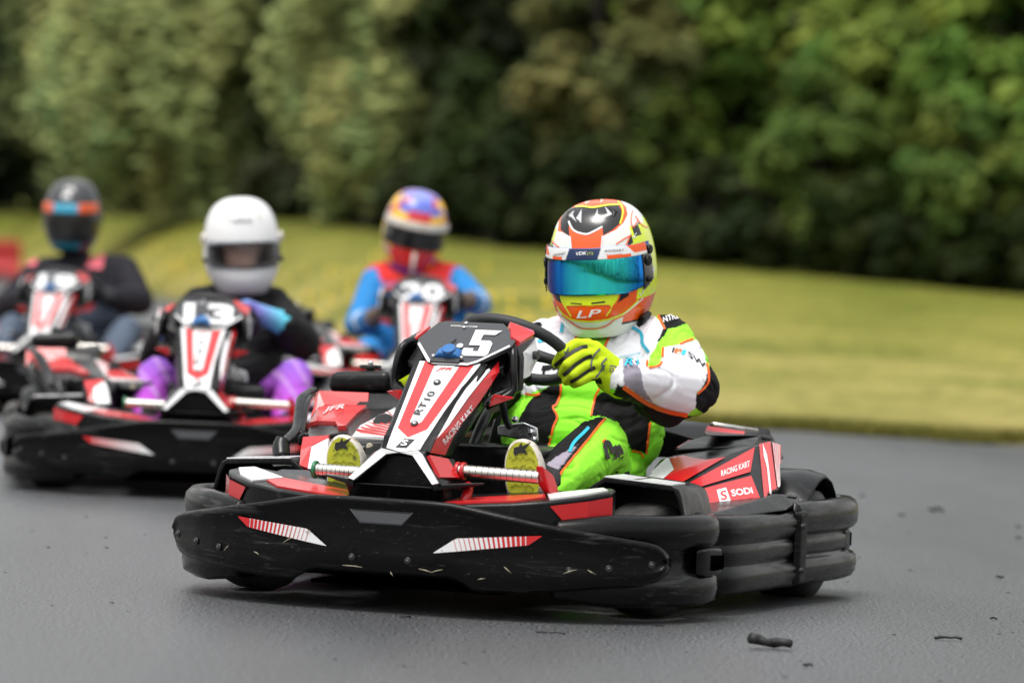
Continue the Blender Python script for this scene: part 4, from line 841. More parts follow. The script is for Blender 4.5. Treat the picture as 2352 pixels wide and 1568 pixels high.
    for pts, w, m in (([(145, 307), (158, 284), (187, 274), (207, 280), (231, 293)], 4.5, 'white_print'), ([(150, 342), (178, 345), (207, 342), (244, 348), (274, 349)], 4, 'yellow_paint'), ([(266, 361), (279, 348), (283, 328), (276, 300)], 4, 'yellow_paint'),
                      ([(149, 268), (152, 235)], 3, 'white_print'), ([(231, 270), (228, 238)], 3, 'white_print'), ([(308, 334), (304, 311), (309, 291), (323, 311)], 2.5, 'orange_paint'), ([(315, 320), (332, 297), (348, 291)], 2.5, 'orange_paint'),
                      ([(266, 248), (286, 261), (304, 271)], 3, 'orange_paint'), ([(102, 257), (110, 248), (121, 240)], 3, 'orange_paint'), ([(289, 240), (295, 254), (301, 267)], 3, 'orange_paint'),
                      ([(135, 86), (144, 93), (201, 94), (249, 95), (254, 86), (241, 65)], 3.5, 'yellow_paint'), ([(115, 89), (135, 66), (161, 54), (207, 51), (252, 58), (289, 74), (323, 106)], 4, 'yellow_paint'), ([(127, 69), (152, 49), (178, 34), (218, 33), (246, 43), (264, 57), (298, 69)], 3, 'orange_paint'),
                      ([(124, 120), (128, 103), (138, 86), (152, 63)], 3.5, 'yellow_paint'), ([(276, 126), (271, 106), (252, 83)], 3, 'orange_paint'), ([(318, 277), (309, 265), (318, 268)], 2, 'white_print'), ([(335, 151), (358, 174), (363, 191)], 3, 'white_print'), ([(286, 70), (315, 93), (335, 111)], 3, 'white_print')):
        printed_line('pinstripe', pts, w, hb, M[m], he, .0012, 3)
    for q in ([(150, 99), (179, 97), (179, 94), (150, 96)], [(203, 99), (238, 103), (238, 99), (203, 95)]): printed_poly('chin_slot', q, hb, M['black_print'], he, .0015)
    printed_text('chin_lettering', 'LP', [(165, 59)][0], [(225, 64)][0], [(169, 78)][0], hb, M['white_print'], he, .002, .01, .1)
    printed_text('side_lettering', 'LP', [(328, 116)][0], [(341, 129)][0], [(325, 124)][0], hb, M['white_print'], he, .002, .0)
    T0, T1 = .43, .605
    def ved(u, v, a):
        top = .393; bot = .610 - .04*max(0, (abs(a)-.75)/.75)**1.3; return top+(bot-top)*v
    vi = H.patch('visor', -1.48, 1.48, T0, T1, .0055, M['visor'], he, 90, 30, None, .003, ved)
    def sde(g):
        def f(u, v, a):
            e = (abs(a)-1.14)/.28; return .39 + .02*max(0, e) + v*(.22 - .08*max(0, e)**1.5)
        return f
    for g in (1, -1): H.patch('visor_side_plate', g*1.16, g*1.44, 0, 1, .0075, M['visor_dark'], vi, 16, 20, None, .003, sde(g))
    def sfn(a, v):
        a = math.degrees(a); sl = (v-.5)*14
        if -17 < a + sl*.3 < 14: return srgb('18305c')
        if a > 52+sl or a < -50+sl: return ORG if v < .72 else np.array((.75, .75, .75))
        if 22 < a < 50 and v > .62 + (a-22)*.004: return ORG
        if -40 < a < -24 and v > .7: return ORG
        return np.array((.78, .78, .8))
    ss = H.patch('sun_strip', -1.3, 1.3, .393, .447, .0095, M['flatpaint'], vi, 160, 16, sfn, .001)
    sb = bvh_of(ss)
    printed_text('strip_lettering', 'VDK', [(163, 219)][0], [(191, 221)][0], [(164, 228)][0], sb, M['white_print'], ss, .0032, .03, .1)
    printed_text('strip_numeral', '(1)', [(193, 219)][0], [(207, 220)][0], [(193, 228)][0], sb, M['yellow_paint'], ss, .0032, .0)
    printed_text('strip_lettering', 'RACEART', [(236, 228)][0], [(286, 230)][0], [(237, 233)][0], sb, M['black_print'], ss, .0032, .02, .3)
    printed_text('strip_lettering', 'RACEART', [(106, 217)][0], [(138, 222)][0], [(107, 223)][0], sb, M['black_print'], ss, .0032, .02, .3)
    for g in (1, -1):
        for a, t, r in ((1.40, .432, .012), (1.30, .48, .013), (1.28, .565, .008)):
            p, q = H.at(g*a, t, .006), H.at(g*a, t, .014); cyl('visor_knob', p, q, r, M['plastic'], vi, 18, .003)
        hull('vent_flap', [H.at(g*.62, .13, .002), H.at(g*.95, .19, .002), H.at(g*.66, .24, .002), H.at(g*.80, .16, .007), H.at(g*.84, .175, .008), H.at(g*.74, .19, .008), H.at(g*.68, .15, .006)], M['plastic'], he, .003)
    bxp = [H.at(1.25, .76, .004), H.at(1.5, .74, .004), H.at(1.25, .93, .004), H.at(1.5, .90, .004), H.at(1.27, .78, .022), H.at(1.48, .76, .022), H.at(1.27, .9, .022), H.at(1.46, .88, .022)]
    hull('intercom', bxp, M['plastic'], he, .005)
    return D

# ------------------------------------------------------------------ the place: track, grass bank, trees
KARTS = {5: ((-0.284, 9.89, 0), 20), 13: ((-1.07, 14.541, -0.03), -3), 20: ((-0.418, 17.8, 0.053), 0), 19: ((-2.217, 19.8, 0.01), 3)}
QT = [-.30, -.12, -.09, -.05, -.02, .0, .03, .08, .12, .30]
DE = [190, 100, 76, 46, 29, 23.2, 22.6, 22.5, 22.5, 23]      # where the tarmac ends, by bearing
DT = [200, 115, 95, 72, 60, 56, 52, 50, 50, 52]              # where the trees begin
ZT = [1.6, 1.5, 1.42, 1.36, 1.08, .98, .88, .75, .67, .5]    # height of the bank there
def bearing(q, tab): return np.interp(q, QT, tab)
def wob(x): return .22*np.sin(x*1.7) + .14*np.sin(x*4.1+1) + .08*np.sin(x*9.3+.4)      # ragged edge of the turf
def bank(x, y):
    q = x/np.maximum(y, 1.0); e, d, z = bearing(q, DE) + wob(x), bearing(q, DT), bearing(q, ZT); t = (y-e)/(d-e)
    s = np.clip(t, 0, 1); up = .035 + (z-.035)*(s*s*(3-2*s)*.35 + s*.65)
    return np.where(t < 0, np.clip(.035 + (y-e)*.09, -.09, .035), up + np.maximum(0, y-d)*.012)
def track_z(x, y):
    z = 0*x
    for k in (13, 20, 19):
        o, yw = KARTS[k]; c, s = math.cos(math.radians(yw)), math.sin(math.radians(yw)); cx, cy = o[0]+s*.85, o[1]+c*.85
        z = z + o[2]*np.exp(-(np.maximum(0, np.hypot(x-cx, (y-cy)*.85)-1.0)/.9)**2)
    return z
def sheet(name, X, Y, Z, m):
    ny, nx = X.shape; vs = np.stack([X, Y, Z], -1).reshape(-1, 3)
    fs = [(i*nx+j, i*nx+j+1, (i+1)*nx+j+1, (i+1)*nx+j) for i in range(ny-1) for j in range(nx-1)]
    return tag(ob(name, vs, fs, m), kind='structure')
def noise_mat(name, cols, scale, rough, bump, bscale, stretch=(1, 1, 1), rvar=0.0, fine=None, bdist=.01):
    m = bpy.data.materials.new(name); m.use_nodes = True; nt = m.node_tree; L = nt.links.new; b = nt.nodes['Principled BSDF']
    tc = nt.nodes.new('ShaderNodeTexCoord'); mp = nt.nodes.new('ShaderNodeMapping'); mp.inputs['Scale'].default_value = stretch; L(tc.outputs['Object'], mp.inputs[0])
    n = nt.nodes.new('ShaderNodeTexNoise'); n.inputs['Scale'].default_value = scale; n.inputs['Detail'].default_value = 7; n.inputs['Roughness'].default_value = .6; L(mp.outputs[0], n.inputs['Vector'])
    r = nt.nodes.new('ShaderNodeValToRGB'); L(n.outputs[0], r.inputs[0]); e = r.color_ramp.elements
    e[0].position, e[0].color = cols[0][0], (*cols[0][1], 1); e[1].position, e[1].color = cols[-1][0], (*cols[-1][1], 1)
    for p, c in cols[1:-1]: e.new(p).color = (*c, 1)
    cur = r.outputs[0]
    n2 = nt.nodes.new('ShaderNodeTexNoise'); n2.inputs['Scale'].default_value = bscale; n2.inputs['Detail'].default_value = 4; L(tc.outputs['Object'], n2.inputs['Vector'])
    if fine:
        mr = nt.nodes.new('ShaderNodeMapRange'); mr.inputs[1].default_value, mr.inputs[2].default_value, mr.inputs[3].default_value, mr.inputs[4].default_value = .35, .68, fine[0], fine[1]; L(n2.outputs[0], mr.inputs[0])
        mx = nt.nodes.new('ShaderNodeMixRGB'); mx.blend_type = 'MULTIPLY'; mx.inputs[0].default_value = 1; L(cur, mx.inputs[1]); L(mr.outputs[0], mx.inputs[2]); cur = mx.outputs[0]
    L(cur, b.inputs['Base Color']); b.inputs['Roughness'].default_value = rough
    if rvar:
        m2 = nt.nodes.new('ShaderNodeMapRange'); m2.inputs[1].default_value, m2.inputs[2].default_value, m2.inputs[3].default_value, m2.inputs[4].default_value = .3, .7, rough-rvar, rough+rvar; L(n.outputs[0], m2.inputs[0]); L(m2.outputs[0], b.inputs['Roughness'])
    bp = nt.nodes.new('ShaderNodeBump'); bp.inputs['Strength'].default_value = bump; bp.inputs['Distance'].default_value = bdist; L(n2.outputs[0], bp.inputs['Height']); L(bp.outputs[0], b.inputs['Normal'])
    return m, b
M['asphalt'], _b = noise_mat('damp_asphalt', [(.3, (.052, .053, .057)), (.48, (.086, .088, .093)), (.7, (.122, .124, .131))], .38, .36, .9, 115, (1, .16, 1), .10, (.2, 1.95), .005)
M['grass'], _b = noise_mat('mown_grass', [(.30, (.42, .52, .32)), (.44, (.72, .76, .6)), (.56, (.98, .95, .95)), (.72, (1.3, 1.15, 1.3))], .55, .85, .8, 7, (.8, .7, 1), 0, (.7, 1.25), .05)
_b.inputs['Specular IOR Level'].default_value = .12
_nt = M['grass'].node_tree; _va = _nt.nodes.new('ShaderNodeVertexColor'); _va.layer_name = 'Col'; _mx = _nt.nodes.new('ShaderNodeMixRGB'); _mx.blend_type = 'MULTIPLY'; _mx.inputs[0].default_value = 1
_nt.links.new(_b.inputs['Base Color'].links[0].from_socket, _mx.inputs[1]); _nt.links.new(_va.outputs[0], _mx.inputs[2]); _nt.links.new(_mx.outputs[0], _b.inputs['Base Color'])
xs = np.concatenate([np.linspace(-70, -8, 12), np.linspace(-7.5, 5, 70), np.linspace(6, 70, 12)]); ys = np.concatenate([np.linspace(-60, 8, 8), np.linspace(9, 25, 80), np.linspace(27, 220, 24)])
X, Y = np.meshgrid(xs, ys); sheet('race_track', X, Y, track_z(X, Y), M['asphalt'])
qs = np.concatenate([np.linspace(-2.5, -.32, 12), np.linspace(-.3, .3, 121), np.linspace(.32, 2.5, 12)]); yy = np.concatenate([np.linspace(6, 18, 4), np.linspace(20, 34, 57), np.linspace(35, 120, 86), np.linspace(125, 500, 10)])
Q, YY = np.meshgrid(qs, yy); GX = Q*YY
rough_z = np.array([noise.noise((x*.5, y*.5, 0)) for x, y in zip(GX.ravel(), YY.ravel())]).reshape(GX.shape)*.04
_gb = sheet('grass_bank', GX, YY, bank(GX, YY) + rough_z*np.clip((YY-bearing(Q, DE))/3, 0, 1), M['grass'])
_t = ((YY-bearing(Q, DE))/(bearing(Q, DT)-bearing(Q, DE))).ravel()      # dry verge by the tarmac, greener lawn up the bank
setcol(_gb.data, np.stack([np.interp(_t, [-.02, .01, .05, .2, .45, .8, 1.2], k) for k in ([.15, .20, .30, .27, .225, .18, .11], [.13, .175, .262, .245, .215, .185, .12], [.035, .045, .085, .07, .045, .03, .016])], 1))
_gr = sheet('ground', *np.meshgrid(np.linspace(-600, 600, 3), np.linspace(-600, 600, 3)), np.full((3, 3), -.15), M['grass']); setcol(_gr.data, np.tile((.2, .2, .04), (9, 1)))

# blades along the edge of the grass
def blades(n, seed):
    rs = np.random.RandomState(seed); q = rs.uniform(-.06, .16, n); e = bearing(q, DE); y = e + wob(q*e) - .40 + np.abs(rs.normal(0, .24, n)); x = q*y; z = bank(x, y)
    h = rs.uniform(.015, .042, n); w = rs.uniform(.004, .009, n); a = rs.uniform(0, math.pi, n); lean = rs.normal(0, .03, (n, 2))
    p0 = np.stack([x-w*np.cos(a), y-w*np.sin(a), z-.01], 1); p1 = np.stack([x+w*np.cos(a), y+w*np.sin(a), z-.01], 1); p2 = np.stack([x+lean[:, 0], y+lean[:, 1], z+h], 1)
    vs = np.stack([p0, p1, p2], 1).reshape(-1, 3); return vs, [(3*i, 3*i+1, 3*i+2) for i in range(n)], rs
M['blade'] = mat_attr('grass_blade', .7, spec=.2)
vs, fs, rs = blades(30000, 5); me = bpy.data.meshes.new('grass'); me.from_pydata(vs, [], fs); g_ = rs.rand(30000, 1)
setcol(me, np.repeat((1-g_)*np.array((.05, .065, .009)) + g_*np.array((.20, .17, .03)), 3, 0)); tag(link('grass', me, M['blade'], None, False), 'short uneven grass fringe along the edge of the tarmac', 'grass', kind='stuff')
# dandelions in the bank
n = 160; rs = np.random.RandomState(3); cx = rs.choice([-.075, -.082, -.03, -.045, .0], n) + rs.normal(0, .006, n); q = cx; e, d = bearing(q, DE), bearing(q, DT); y = e + (d-e)*np.clip(rs.normal(.28, .16, n), .02, .9); x = q*y; z = bank(x, y) + .09
vs, fs = [], []
for i in range(n):
    b = len(vs); r = .03; vs += [(x[i]+r*math.cos(a), y[i]+r*.6*math.sin(a), z[i]+r*.5*math.sin(a)) for a in np.arange(5)*1.2566] + [(x[i], y[i], z[i]-.1)]; fs += [(b, b+1, b+2, b+3, b+4), (b, b+1, b+5)]
tag(ob('dandelions', vs, fs, mat('dandelion_yellow', (.62, .42, .01), .7), None, False), 'yellow dandelions scattered through the grass bank', 'flowers', kind='stuff')

def leaf_mat(name):
    m = bpy.data.materials.new(name); m.use_nodes = True; nt = m.node_tree; L = nt.links.new; out = nt.nodes['Material Output']
    a = nt.nodes.new('ShaderNodeVertexColor'); a.layer_name = 'Col'; b = nt.nodes['Principled BSDF']; b.inputs['Roughness'].default_value = .55; b.inputs['Specular IOR Level'].default_value = .08
    t = nt.nodes.new('ShaderNodeBsdfTranslucent'); mx = nt.nodes.new('ShaderNodeMixShader'); mx.inputs[0].default_value = .25
    L(a.outputs[0], b.inputs['Base Color']); L(a.outputs[0], t.inputs[0]); L(b.outputs[0], mx.inputs[1]); L(t.outputs[0], mx.inputs[2]); L(mx.outputs[0], out.inputs[0]); return m
M['leaf'] = leaf_mat('foliage'); M['bark'] = mat('bark', (.03, .024, .018), .9, var=.4, vscale=6, bump=.6, bscale=20)
def tree(q, D, H, R, colr, label, style='leaf', n=9000, seed=1, name='tree', group='trees along the top of the bank', low=.06):
    rs = np.random.RandomState(seed); x0, y0 = q*D, D; z0 = float(bank(np.array([x0]), np.array([y0]))[0])
    T = empty(name, (x0, y0, z0)); tag(T, label, 'tree', group)
    tr = tube('trunk', [(0, 0, -.3), (.05*R, .03, H*.3), (-.04*R, 0, H*.6), (0, 0, H*.9)], [.06*R+.05, .05*R+.04, .03*R+.03, .02], M['bark'], T, 9, 4)
    for k in range(6):
        a = k*2.4+seed; h = H*(.22+.1*k); tube('limb', [(0, 0, h), (math.cos(a)*R*.4, math.sin(a)*R*.4, h+H*.1), (math.cos(a)*R*.75, math.sin(a)*R*.75, h+H*.14)], [.025*R+.02, .015*R+.015, .01], M['bark'], tr, 6, 3)
    nc = max(16, n//150); u = rs.normal(size=(nc, 3)); u /= np.linalg.norm(u, axis=1)[:, None]; rad = rs.uniform(.35, 1.0, nc)**.5
    lump = np.array([noise.noise((v[0]*1.6+seed*7.3, v[1]*1.6, v[2]*1.6)) for v in u]); rad *= (1 + .3*lump)
    zc = H*(.5+low*.5); c = u*rad[:, None]*np.array([R*.86, R*.7, H*(.5-low*.5)*.95]) + np.array([0, 0, zc]); c[:, 2] = np.maximum(c[:, 2], H*low)
    per = max(1, n//nc); tint = rs.normal(0, 1, nc); cr = rs.uniform(.2, .38, nc)*(.35+.62*R)
    idx = np.repeat(np.arange(nc), per); N = len(idx)
    v = rs.normal(size=(N, 3)); v /= np.linalg.norm(v, axis=1)[:, None]; v[:, 2] = v[:, 2]*.85 + .2; sh = rs.uniform(.08, 1, N)**.6
    lob = np.array([noise.noise((p[0]*2.2+i*3.7, p[1]*2.2, p[2]*2.2)) for p, i in zip(v, idx)]); sh *= 1 + .5*lob
    zs = 1.7 if style == 'willow' else 1.0
    off = v*sh[:, None]*cr[idx][:, None]*np.array([1, 1, zs])
    if style == 'willow': off[:, 2] -= rs.exponential(.35, N)*cr[idx]
    p = c[idx]+off; p[:, 2] = np.maximum(p[:, 2], .03)
    s = rs.uniform(.05, .10, N)*(D/55)*1.1; nr = v*1.0 + u[idx]*.3 + rs.normal(size=(N, 3))*.35 + np.array([0, -.2, .85]); nr /= np.linalg.norm(nr, axis=1)[:, None]
    t1 = np.cross(nr, rs.normal(size=(N, 3))); 
    if style == 'willow': t1 = np.cross(nr, np.cross(np.array([[0, 0, 1.0]])+rs.normal(0, .25, (N, 3)), nr)); t1 = np.cross(t1, nr)
    t1 /= np.linalg.norm(t1, axis=1)[:, None]+1e-9; t2 = np.cross(nr, t1)
    la, wb = (1.35, .55) if style == 'willow' else (1.3, .75)
    vs = np.stack([p - t1*(s*la)[:, None], p + t2*(s*wb)[:, None], p + t1*(s*la)[:, None], p - t2*(s*wb)[:, None]], 1).reshape(-1, 3)
    me = bpy.data.meshes.new('crown'); me.vertices.add(4*N); me.vertices.foreach_set('co', vs.astype(np.float32).ravel())
    me.loops.add(4*N); me.loops.foreach_set('vertex_index', np.arange(4*N, dtype=np.int32)); me.polygons.add(N); me.polygons.foreach_set('loop_start', np.arange(0, 4*N, 4, dtype=np.int32)); me.update(calc_edges=True)
    cc = np.array(colr)[None]*np.exp(tint[idx]*.12 + rs.normal(0, .12, N))[:, None]; cc[:, 0] *= 1 + .12*tint[idx]
    setcol(me, np.repeat(cc, 4, 0)); link('crown', me, M['leaf'], T, False); return T
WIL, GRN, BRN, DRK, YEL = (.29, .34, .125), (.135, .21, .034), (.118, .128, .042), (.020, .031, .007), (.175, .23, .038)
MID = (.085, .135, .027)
for q, D, H, R_, colr, label, style, n, seed, name, low in (
    (-.072, 87, 6.9, 3.9, WIL, 'broad pale green willow with drooping foliage filling the left of the wood', 'willow', 34000, 11, 'willow_tree', .0),
    (-.035, 68, 5.6, 1.9, WIL, 'smaller pale willow crown bordering the dark gap on its left', 'willow', 18000, 12, 'willow_tree', .08),
    (-.106, 108, 7.6, 2.2, (.10, .125, .04), 'dull olive willow at the far left edge behind the dark helmet', 'willow', 10000, 13, 'willow_tree', .10),
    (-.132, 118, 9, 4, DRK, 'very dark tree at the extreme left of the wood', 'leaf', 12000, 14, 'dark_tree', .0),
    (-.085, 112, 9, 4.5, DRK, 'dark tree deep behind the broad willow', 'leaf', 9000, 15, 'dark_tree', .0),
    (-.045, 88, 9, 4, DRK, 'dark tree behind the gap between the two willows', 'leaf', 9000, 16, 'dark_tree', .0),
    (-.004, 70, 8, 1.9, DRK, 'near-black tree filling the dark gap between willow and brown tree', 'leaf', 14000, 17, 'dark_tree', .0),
    (-.007, 61, 2.7, 1.1, (.03, .048, .012), 'low mid-green bush at the foot of the dark gap', 'leaf', 8000, 19, 'green_bush', .0),
    (.018, 56, 5.0, 1.15, BRN, 'thin brownish olive tree right of the dark gap', 'leaf', 13000, 18, 'brown_tree', .06),
    (.052, 58, 5.6, 1.9, GRN, 'bright green leafy tree directly right of the brownish tree', 'leaf', 24000, 20, 'leafy_tree', .02),
    (.088, 54.5, 4.7, 1.6, (.155, .21, .036), 'yellow-green leafy tree second from the right edge', 'leaf', 20000, 21, 'leafy_tree', .02),
    (.119, 53, 5.0, 1.5, GRN, 'green leafy tree cut by the right edge of the view', 'leaf', 18000, 22, 'leafy_tree', .02),
    (.155, 53, 6, 1.8, GRN, 'green leafy tree just beyond the right edge', 'leaf', 9000, 23, 'leafy_tree', .05),
    (.034, 64, 7.6, 1.9, MID, 'tall mid-green tree rising behind the brownish tree', 'leaf', 14000, 24, 'tall_tree', .1),
    (.069, 63, 7.4, 1.9, GRN, 'tall green tree rising between the two front leafy trees', 'leaf', 14000, 25, 'tall_tree', .1),
    (.103, 62, 7.4, 1.8, MID, 'tall mid-green tree rising behind the right leafy trees', 'leaf', 14000, 26, 'tall_tree', .1),
    (.071, 52.6, 2.6, .85, MID, 'rounded mid-green bush in front of the leafy trees', 'leaf', 7000, 27, 'green_bush', .0),
    (.105, 51.6, 2.4, .8, (.085, .135, .026), 'rounded green bush near the right edge of the wood', 'leaf', 7000, 28, 'green_bush', .0),
    (.032, 55.5, 2.2, .7, (.07, .10, .02), 'small green bush right of the brownish tree', 'leaf', 6000, 29, 'green_bush', .0)):
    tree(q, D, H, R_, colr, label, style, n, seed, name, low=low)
def wood(name, label, n, colr, seed, place_fn, hmax):
    rs = np.random.RandomState(seed); x, y, z0 = place_fn(rs, n); h = rs.rand(n)**1.1*hmax
    p = np.stack([x, y, z0+h], 1); p += rs.normal(0, .25, p.shape); nr = rs.normal(size=(n, 3)); nr /= np.linalg.norm(nr, axis=1)[:, None]
    t1 = np.cross(nr, rs.normal(size=(n, 3))); t1 /= np.linalg.norm(t1, axis=1)[:, None]; t2 = np.cross(nr, t1); s = rs.uniform(.16, .32, n)[:, None]
    vs = np.stack([p-t1*s, p+t2*s, p+t1*s, p-t2*s], 1).reshape(-1, 3); me = bpy.data.meshes.new(name); me.from_pydata(vs, [], [(4*i, 4*i+1, 4*i+2, 4*i+3) for i in range(n)])
    setcol(me, np.repeat(np.array(colr)[None]*np.exp(rs.normal(0, .25, (n, 1))), 4, 0)); return tag(link(name, me, M['leaf'], None, False), label, 'wood', kind='stuff')
def behind_trees(rs, n):
    q = rs.uniform(-.24, .30, n); y = bearing(q, DT) + rs.uniform(6, 13, n); return q*y, y, bank(q*y, y)
def round_about(rs, n):
    a = rs.uniform(math.radians(75), math.radians(285), n); r = 48 + rs.uniform(0, 8, n); return r*np.sin(a), r*np.cos(a), np.zeros(n)
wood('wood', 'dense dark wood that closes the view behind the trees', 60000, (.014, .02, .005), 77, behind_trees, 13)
wood('wood', 'unseen wood added behind and beside the camera to block low sky', 30000, (.05, .065, .018), 78, round_about, 11)  # leaf ring added out of view; darkens front faces and reflections
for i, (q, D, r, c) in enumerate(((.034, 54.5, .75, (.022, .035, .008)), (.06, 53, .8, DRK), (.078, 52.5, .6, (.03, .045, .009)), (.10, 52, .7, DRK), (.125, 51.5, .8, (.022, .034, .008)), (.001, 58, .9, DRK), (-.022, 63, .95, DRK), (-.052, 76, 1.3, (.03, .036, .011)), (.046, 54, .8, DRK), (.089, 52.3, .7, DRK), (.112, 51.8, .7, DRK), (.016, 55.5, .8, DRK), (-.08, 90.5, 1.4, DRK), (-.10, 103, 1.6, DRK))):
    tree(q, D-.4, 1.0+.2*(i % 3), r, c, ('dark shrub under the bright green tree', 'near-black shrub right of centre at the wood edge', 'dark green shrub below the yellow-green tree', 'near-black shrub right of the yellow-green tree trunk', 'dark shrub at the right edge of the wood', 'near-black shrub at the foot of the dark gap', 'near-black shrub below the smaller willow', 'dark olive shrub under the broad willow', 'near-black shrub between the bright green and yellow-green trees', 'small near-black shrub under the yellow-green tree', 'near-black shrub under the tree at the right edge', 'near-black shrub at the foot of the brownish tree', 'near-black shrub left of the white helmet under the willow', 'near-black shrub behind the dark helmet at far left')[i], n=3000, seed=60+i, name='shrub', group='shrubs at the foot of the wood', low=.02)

# ------------------------------------------------------------------ karts
def copy_tree(o, parent=None):
    c = o.copy(); COL.objects.link(c)
    if parent is not None: c.parent = parent
    for ch in list(o.children): copy_tree(ch, c)
    return c
def place(o, k):
    loc, yaw = KARTS[k]; o.location = loc; o.rotation_euler = (0, 0, -math.radians(yaw))
def NP(x, z, d): n_ = V((0, -1, 1.325)).normalized(); return (x, .100+1.325*(z-.370)+n_.y*d, z+n_.z*d)
kart = build_kart()
copies = {13: copy_tree(kart), 20: copy_tree(kart), 19: copy_tree(kart)}; copies[5] = kart
five = [(0.0372, 0.6525), (0.1052, 0.6533), (0.0928, 0.6426), (0.0632, 0.6422), (0.0624, 0.6284), (0.088, 0.6283), (0.0965, 0.6223), (0.0984, 0.598), (0.0927, 0.5923), (0.0411, 0.5908), (0.0314, 0.5949), (0.0298, 0.6085), (0.0553, 0.6088), (0.0563, 0.6021), (0.0698, 0.6025), (0.0688, 0.6164), (0.0394, 0.6163)]
for k, K in copies.items():
    place(K, k); npl = [c for c in K.children if c.name.split('.')[0] == 'number_plate'][0]
    if k == 5: ob('numeral', [NP(x, z, .0105) for x, z in five], [tuple(t) for t in poly_tri(five)], M['white'], npl, False)
    else: text('numeral', str(k), NP(-.062, .590, 0), NP(.115, .590, 0), NP(-.062, .658, 0), M['white'], npl, .0105, .035)
for k, l in ((5, 'black and red rental kart numbered 5, nearest and in sharp focus'), (13, 'blurred red, white and black kart numbered 13 under the white helmet'), (20, 'blurred kart numbered 20 in the middle, behind kart 5'), (19, 'blurred kart numbered 19 at the far left behind kart 13')):
    tag(copies[k], l, 'go-kart', 'rental karts racing in a pack')

fb5 = [o for o in kart.children if o.name.split('.')[0] == 'front_bumper'][0]
for x, z, L_, a_ in ((-.25, .150, .03, .5), (-.33, .123, .016, -.4), (-.09, .108, .05, -.03), (.10, .112, .035, -.2), (.13, .105, .03, .3), (-.42, .118, .018, .8), (.30, .128, .022, -.7), (.43, .118, .03, .35), (.48, .128, .02, -.5), (-.19, .18, .014, .2), (.03, .10, .012, -.9), (.24, .095, .018, .2)):
    p0 = (x, bow(x)-.010, z); p1 = (x+L_*math.cos(a_), bow(x+L_*math.cos(a_))-.011, z+L_*math.sin(a_))
    tube('straw_bit', [p0, ((p0[0]+p1[0])/2, p0[1]-.002, (p0[2]+p1[2])/2+.001), p1], [.0006, .0011, .0005], M['tank'], fb5, 4)

# ------------------------------------------------------------------ drivers
lead = make_lead_driver(kart); place(lead, 5)
tag(lead, 'driver in lime, white and black suit and orange-yellow helmet, steering kart 5', 'person', 'kart drivers')
FCH = [[((.0, .035, .028), .015), ((-.035, 0, .030), .015), ((-.05, -.012, .012), .014), ((-.05, .0, -.004), .0125)], [((.0, .035, .01), .015), ((-.04, -.004, .012), .015), ((-.054, -.012, -.006), .014), ((-.05, .002, -.02), .0125)],
       [((.0, .035, -.008), .015), ((-.036, 0, -.008), .015), ((-.05, -.008, -.024), .013), ((-.045, .004, -.036), .012)], [((.0, .035, -.024), .014), ((-.03, .006, -.026), .013), ((-.042, 0, -.04), .012), ((-.036, .01, -.05), .011)], [((.015, .05, .02), .017), ((-.02, .045, .035), .0155), ((-.045, .035, .03), .013)]]
def hand(D, pos, wr, g, colr, c2=None):
    pos = V(pos); tr = lambda p: tuple(pos + V((p[0]*g, p[1], p[2])))
    chains = [[(tr(p), r) for p, r in c] for c in FCH]; w = V(wr); m1 = V(tr((.02, .055, .0)))
    palm = [(tr((0, .035, .02)), .02, tuple(m1), .034), (tr((0, .035, -.015)), .02, tuple(m1), .034), (tuple(m1), .036, tuple(m1.lerp(w, .6)), .04), (tuple(m1.lerp(w, .6)), .04, tuple(w), .047)]
    def cf(me, reg):
        co = verts_np(me); t = np.clip(np.linalg.norm(co-np.array(pos), axis=1)/.14, 0, 1)[:, None]; return np.array(colr)*(1-t) + np.array(c2 if c2 is not None else colr)*t
    glove(D, chains, palm, cf, .005)
def simple_shoe(D, an, colr):
    a = V(an); segs = [((a.x, a.y-.07, a.z-.06), .04, (a.x, a.y-.09, a.z+.07), .035, 's'), ((a.x, a.y-.02, a.z-.05), .045, (a.x, a.y-.08, a.z-.05), .04, 's'), ((a.x, a.y, a.z), .048, (a.x, a.y-.06, a.z), .045, 's')]
    me, reg = skin(segs, .008, 4); me.name = 'shoe'; setcol(me, np.tile(colr, (len(me.vertices), 1))); link('shoe', me, M['cloth'], D)
def back_driver(k, J, suit, hel, glv, label, sole):
    me, reg = skin(driver_segs(J), .009, 5); wrinkle(me, .006, reg, seed=k*1.7); co = verts_np(me); setcol(me, suit(co, reg, normals_np(me))); me.name = 'person'
    D = link('person', me, M['cloth']); place(D, k); tag(D, label, 'person', 'kart drivers')
    for e, g in (('L', 1), ('R', -1)):
        hand(D, J['hand'+e], J['wr'+e], g, *glv); simple_shoe(D, J['an'+e], sole)
    hel(D, J); return D
st_ = lambda reg, *p: np.array([any(r.startswith(q) for q in p) for r in reg])
SKIN = np.array((.78, .46, .36))
def face(col, co, reg, hd):
    h = st_(reg, 'head', 'neck'); col[h] = SKIN; d = co - np.array(hd)
    for g in (1, -1): col[h & (np.hypot(d[:, 0]-g*.033, d[:, 2]-.01) < .014)] = (.03, .02, .02); col[h & (np.abs(d[:, 0]-g*.034) < .022) & (np.abs(d[:, 2]-.038) < .005)] = (.08, .05, .03)
    return col
def lean(J, k, y0): return {n: ((v[0]+k*(v[1]-y0), v[1], v[2]) if n[:2] in ('hi', 'sh', 'ne', 'he', 'el', 'wr', 'kn', 'an') else v) for n, v in J.items()}
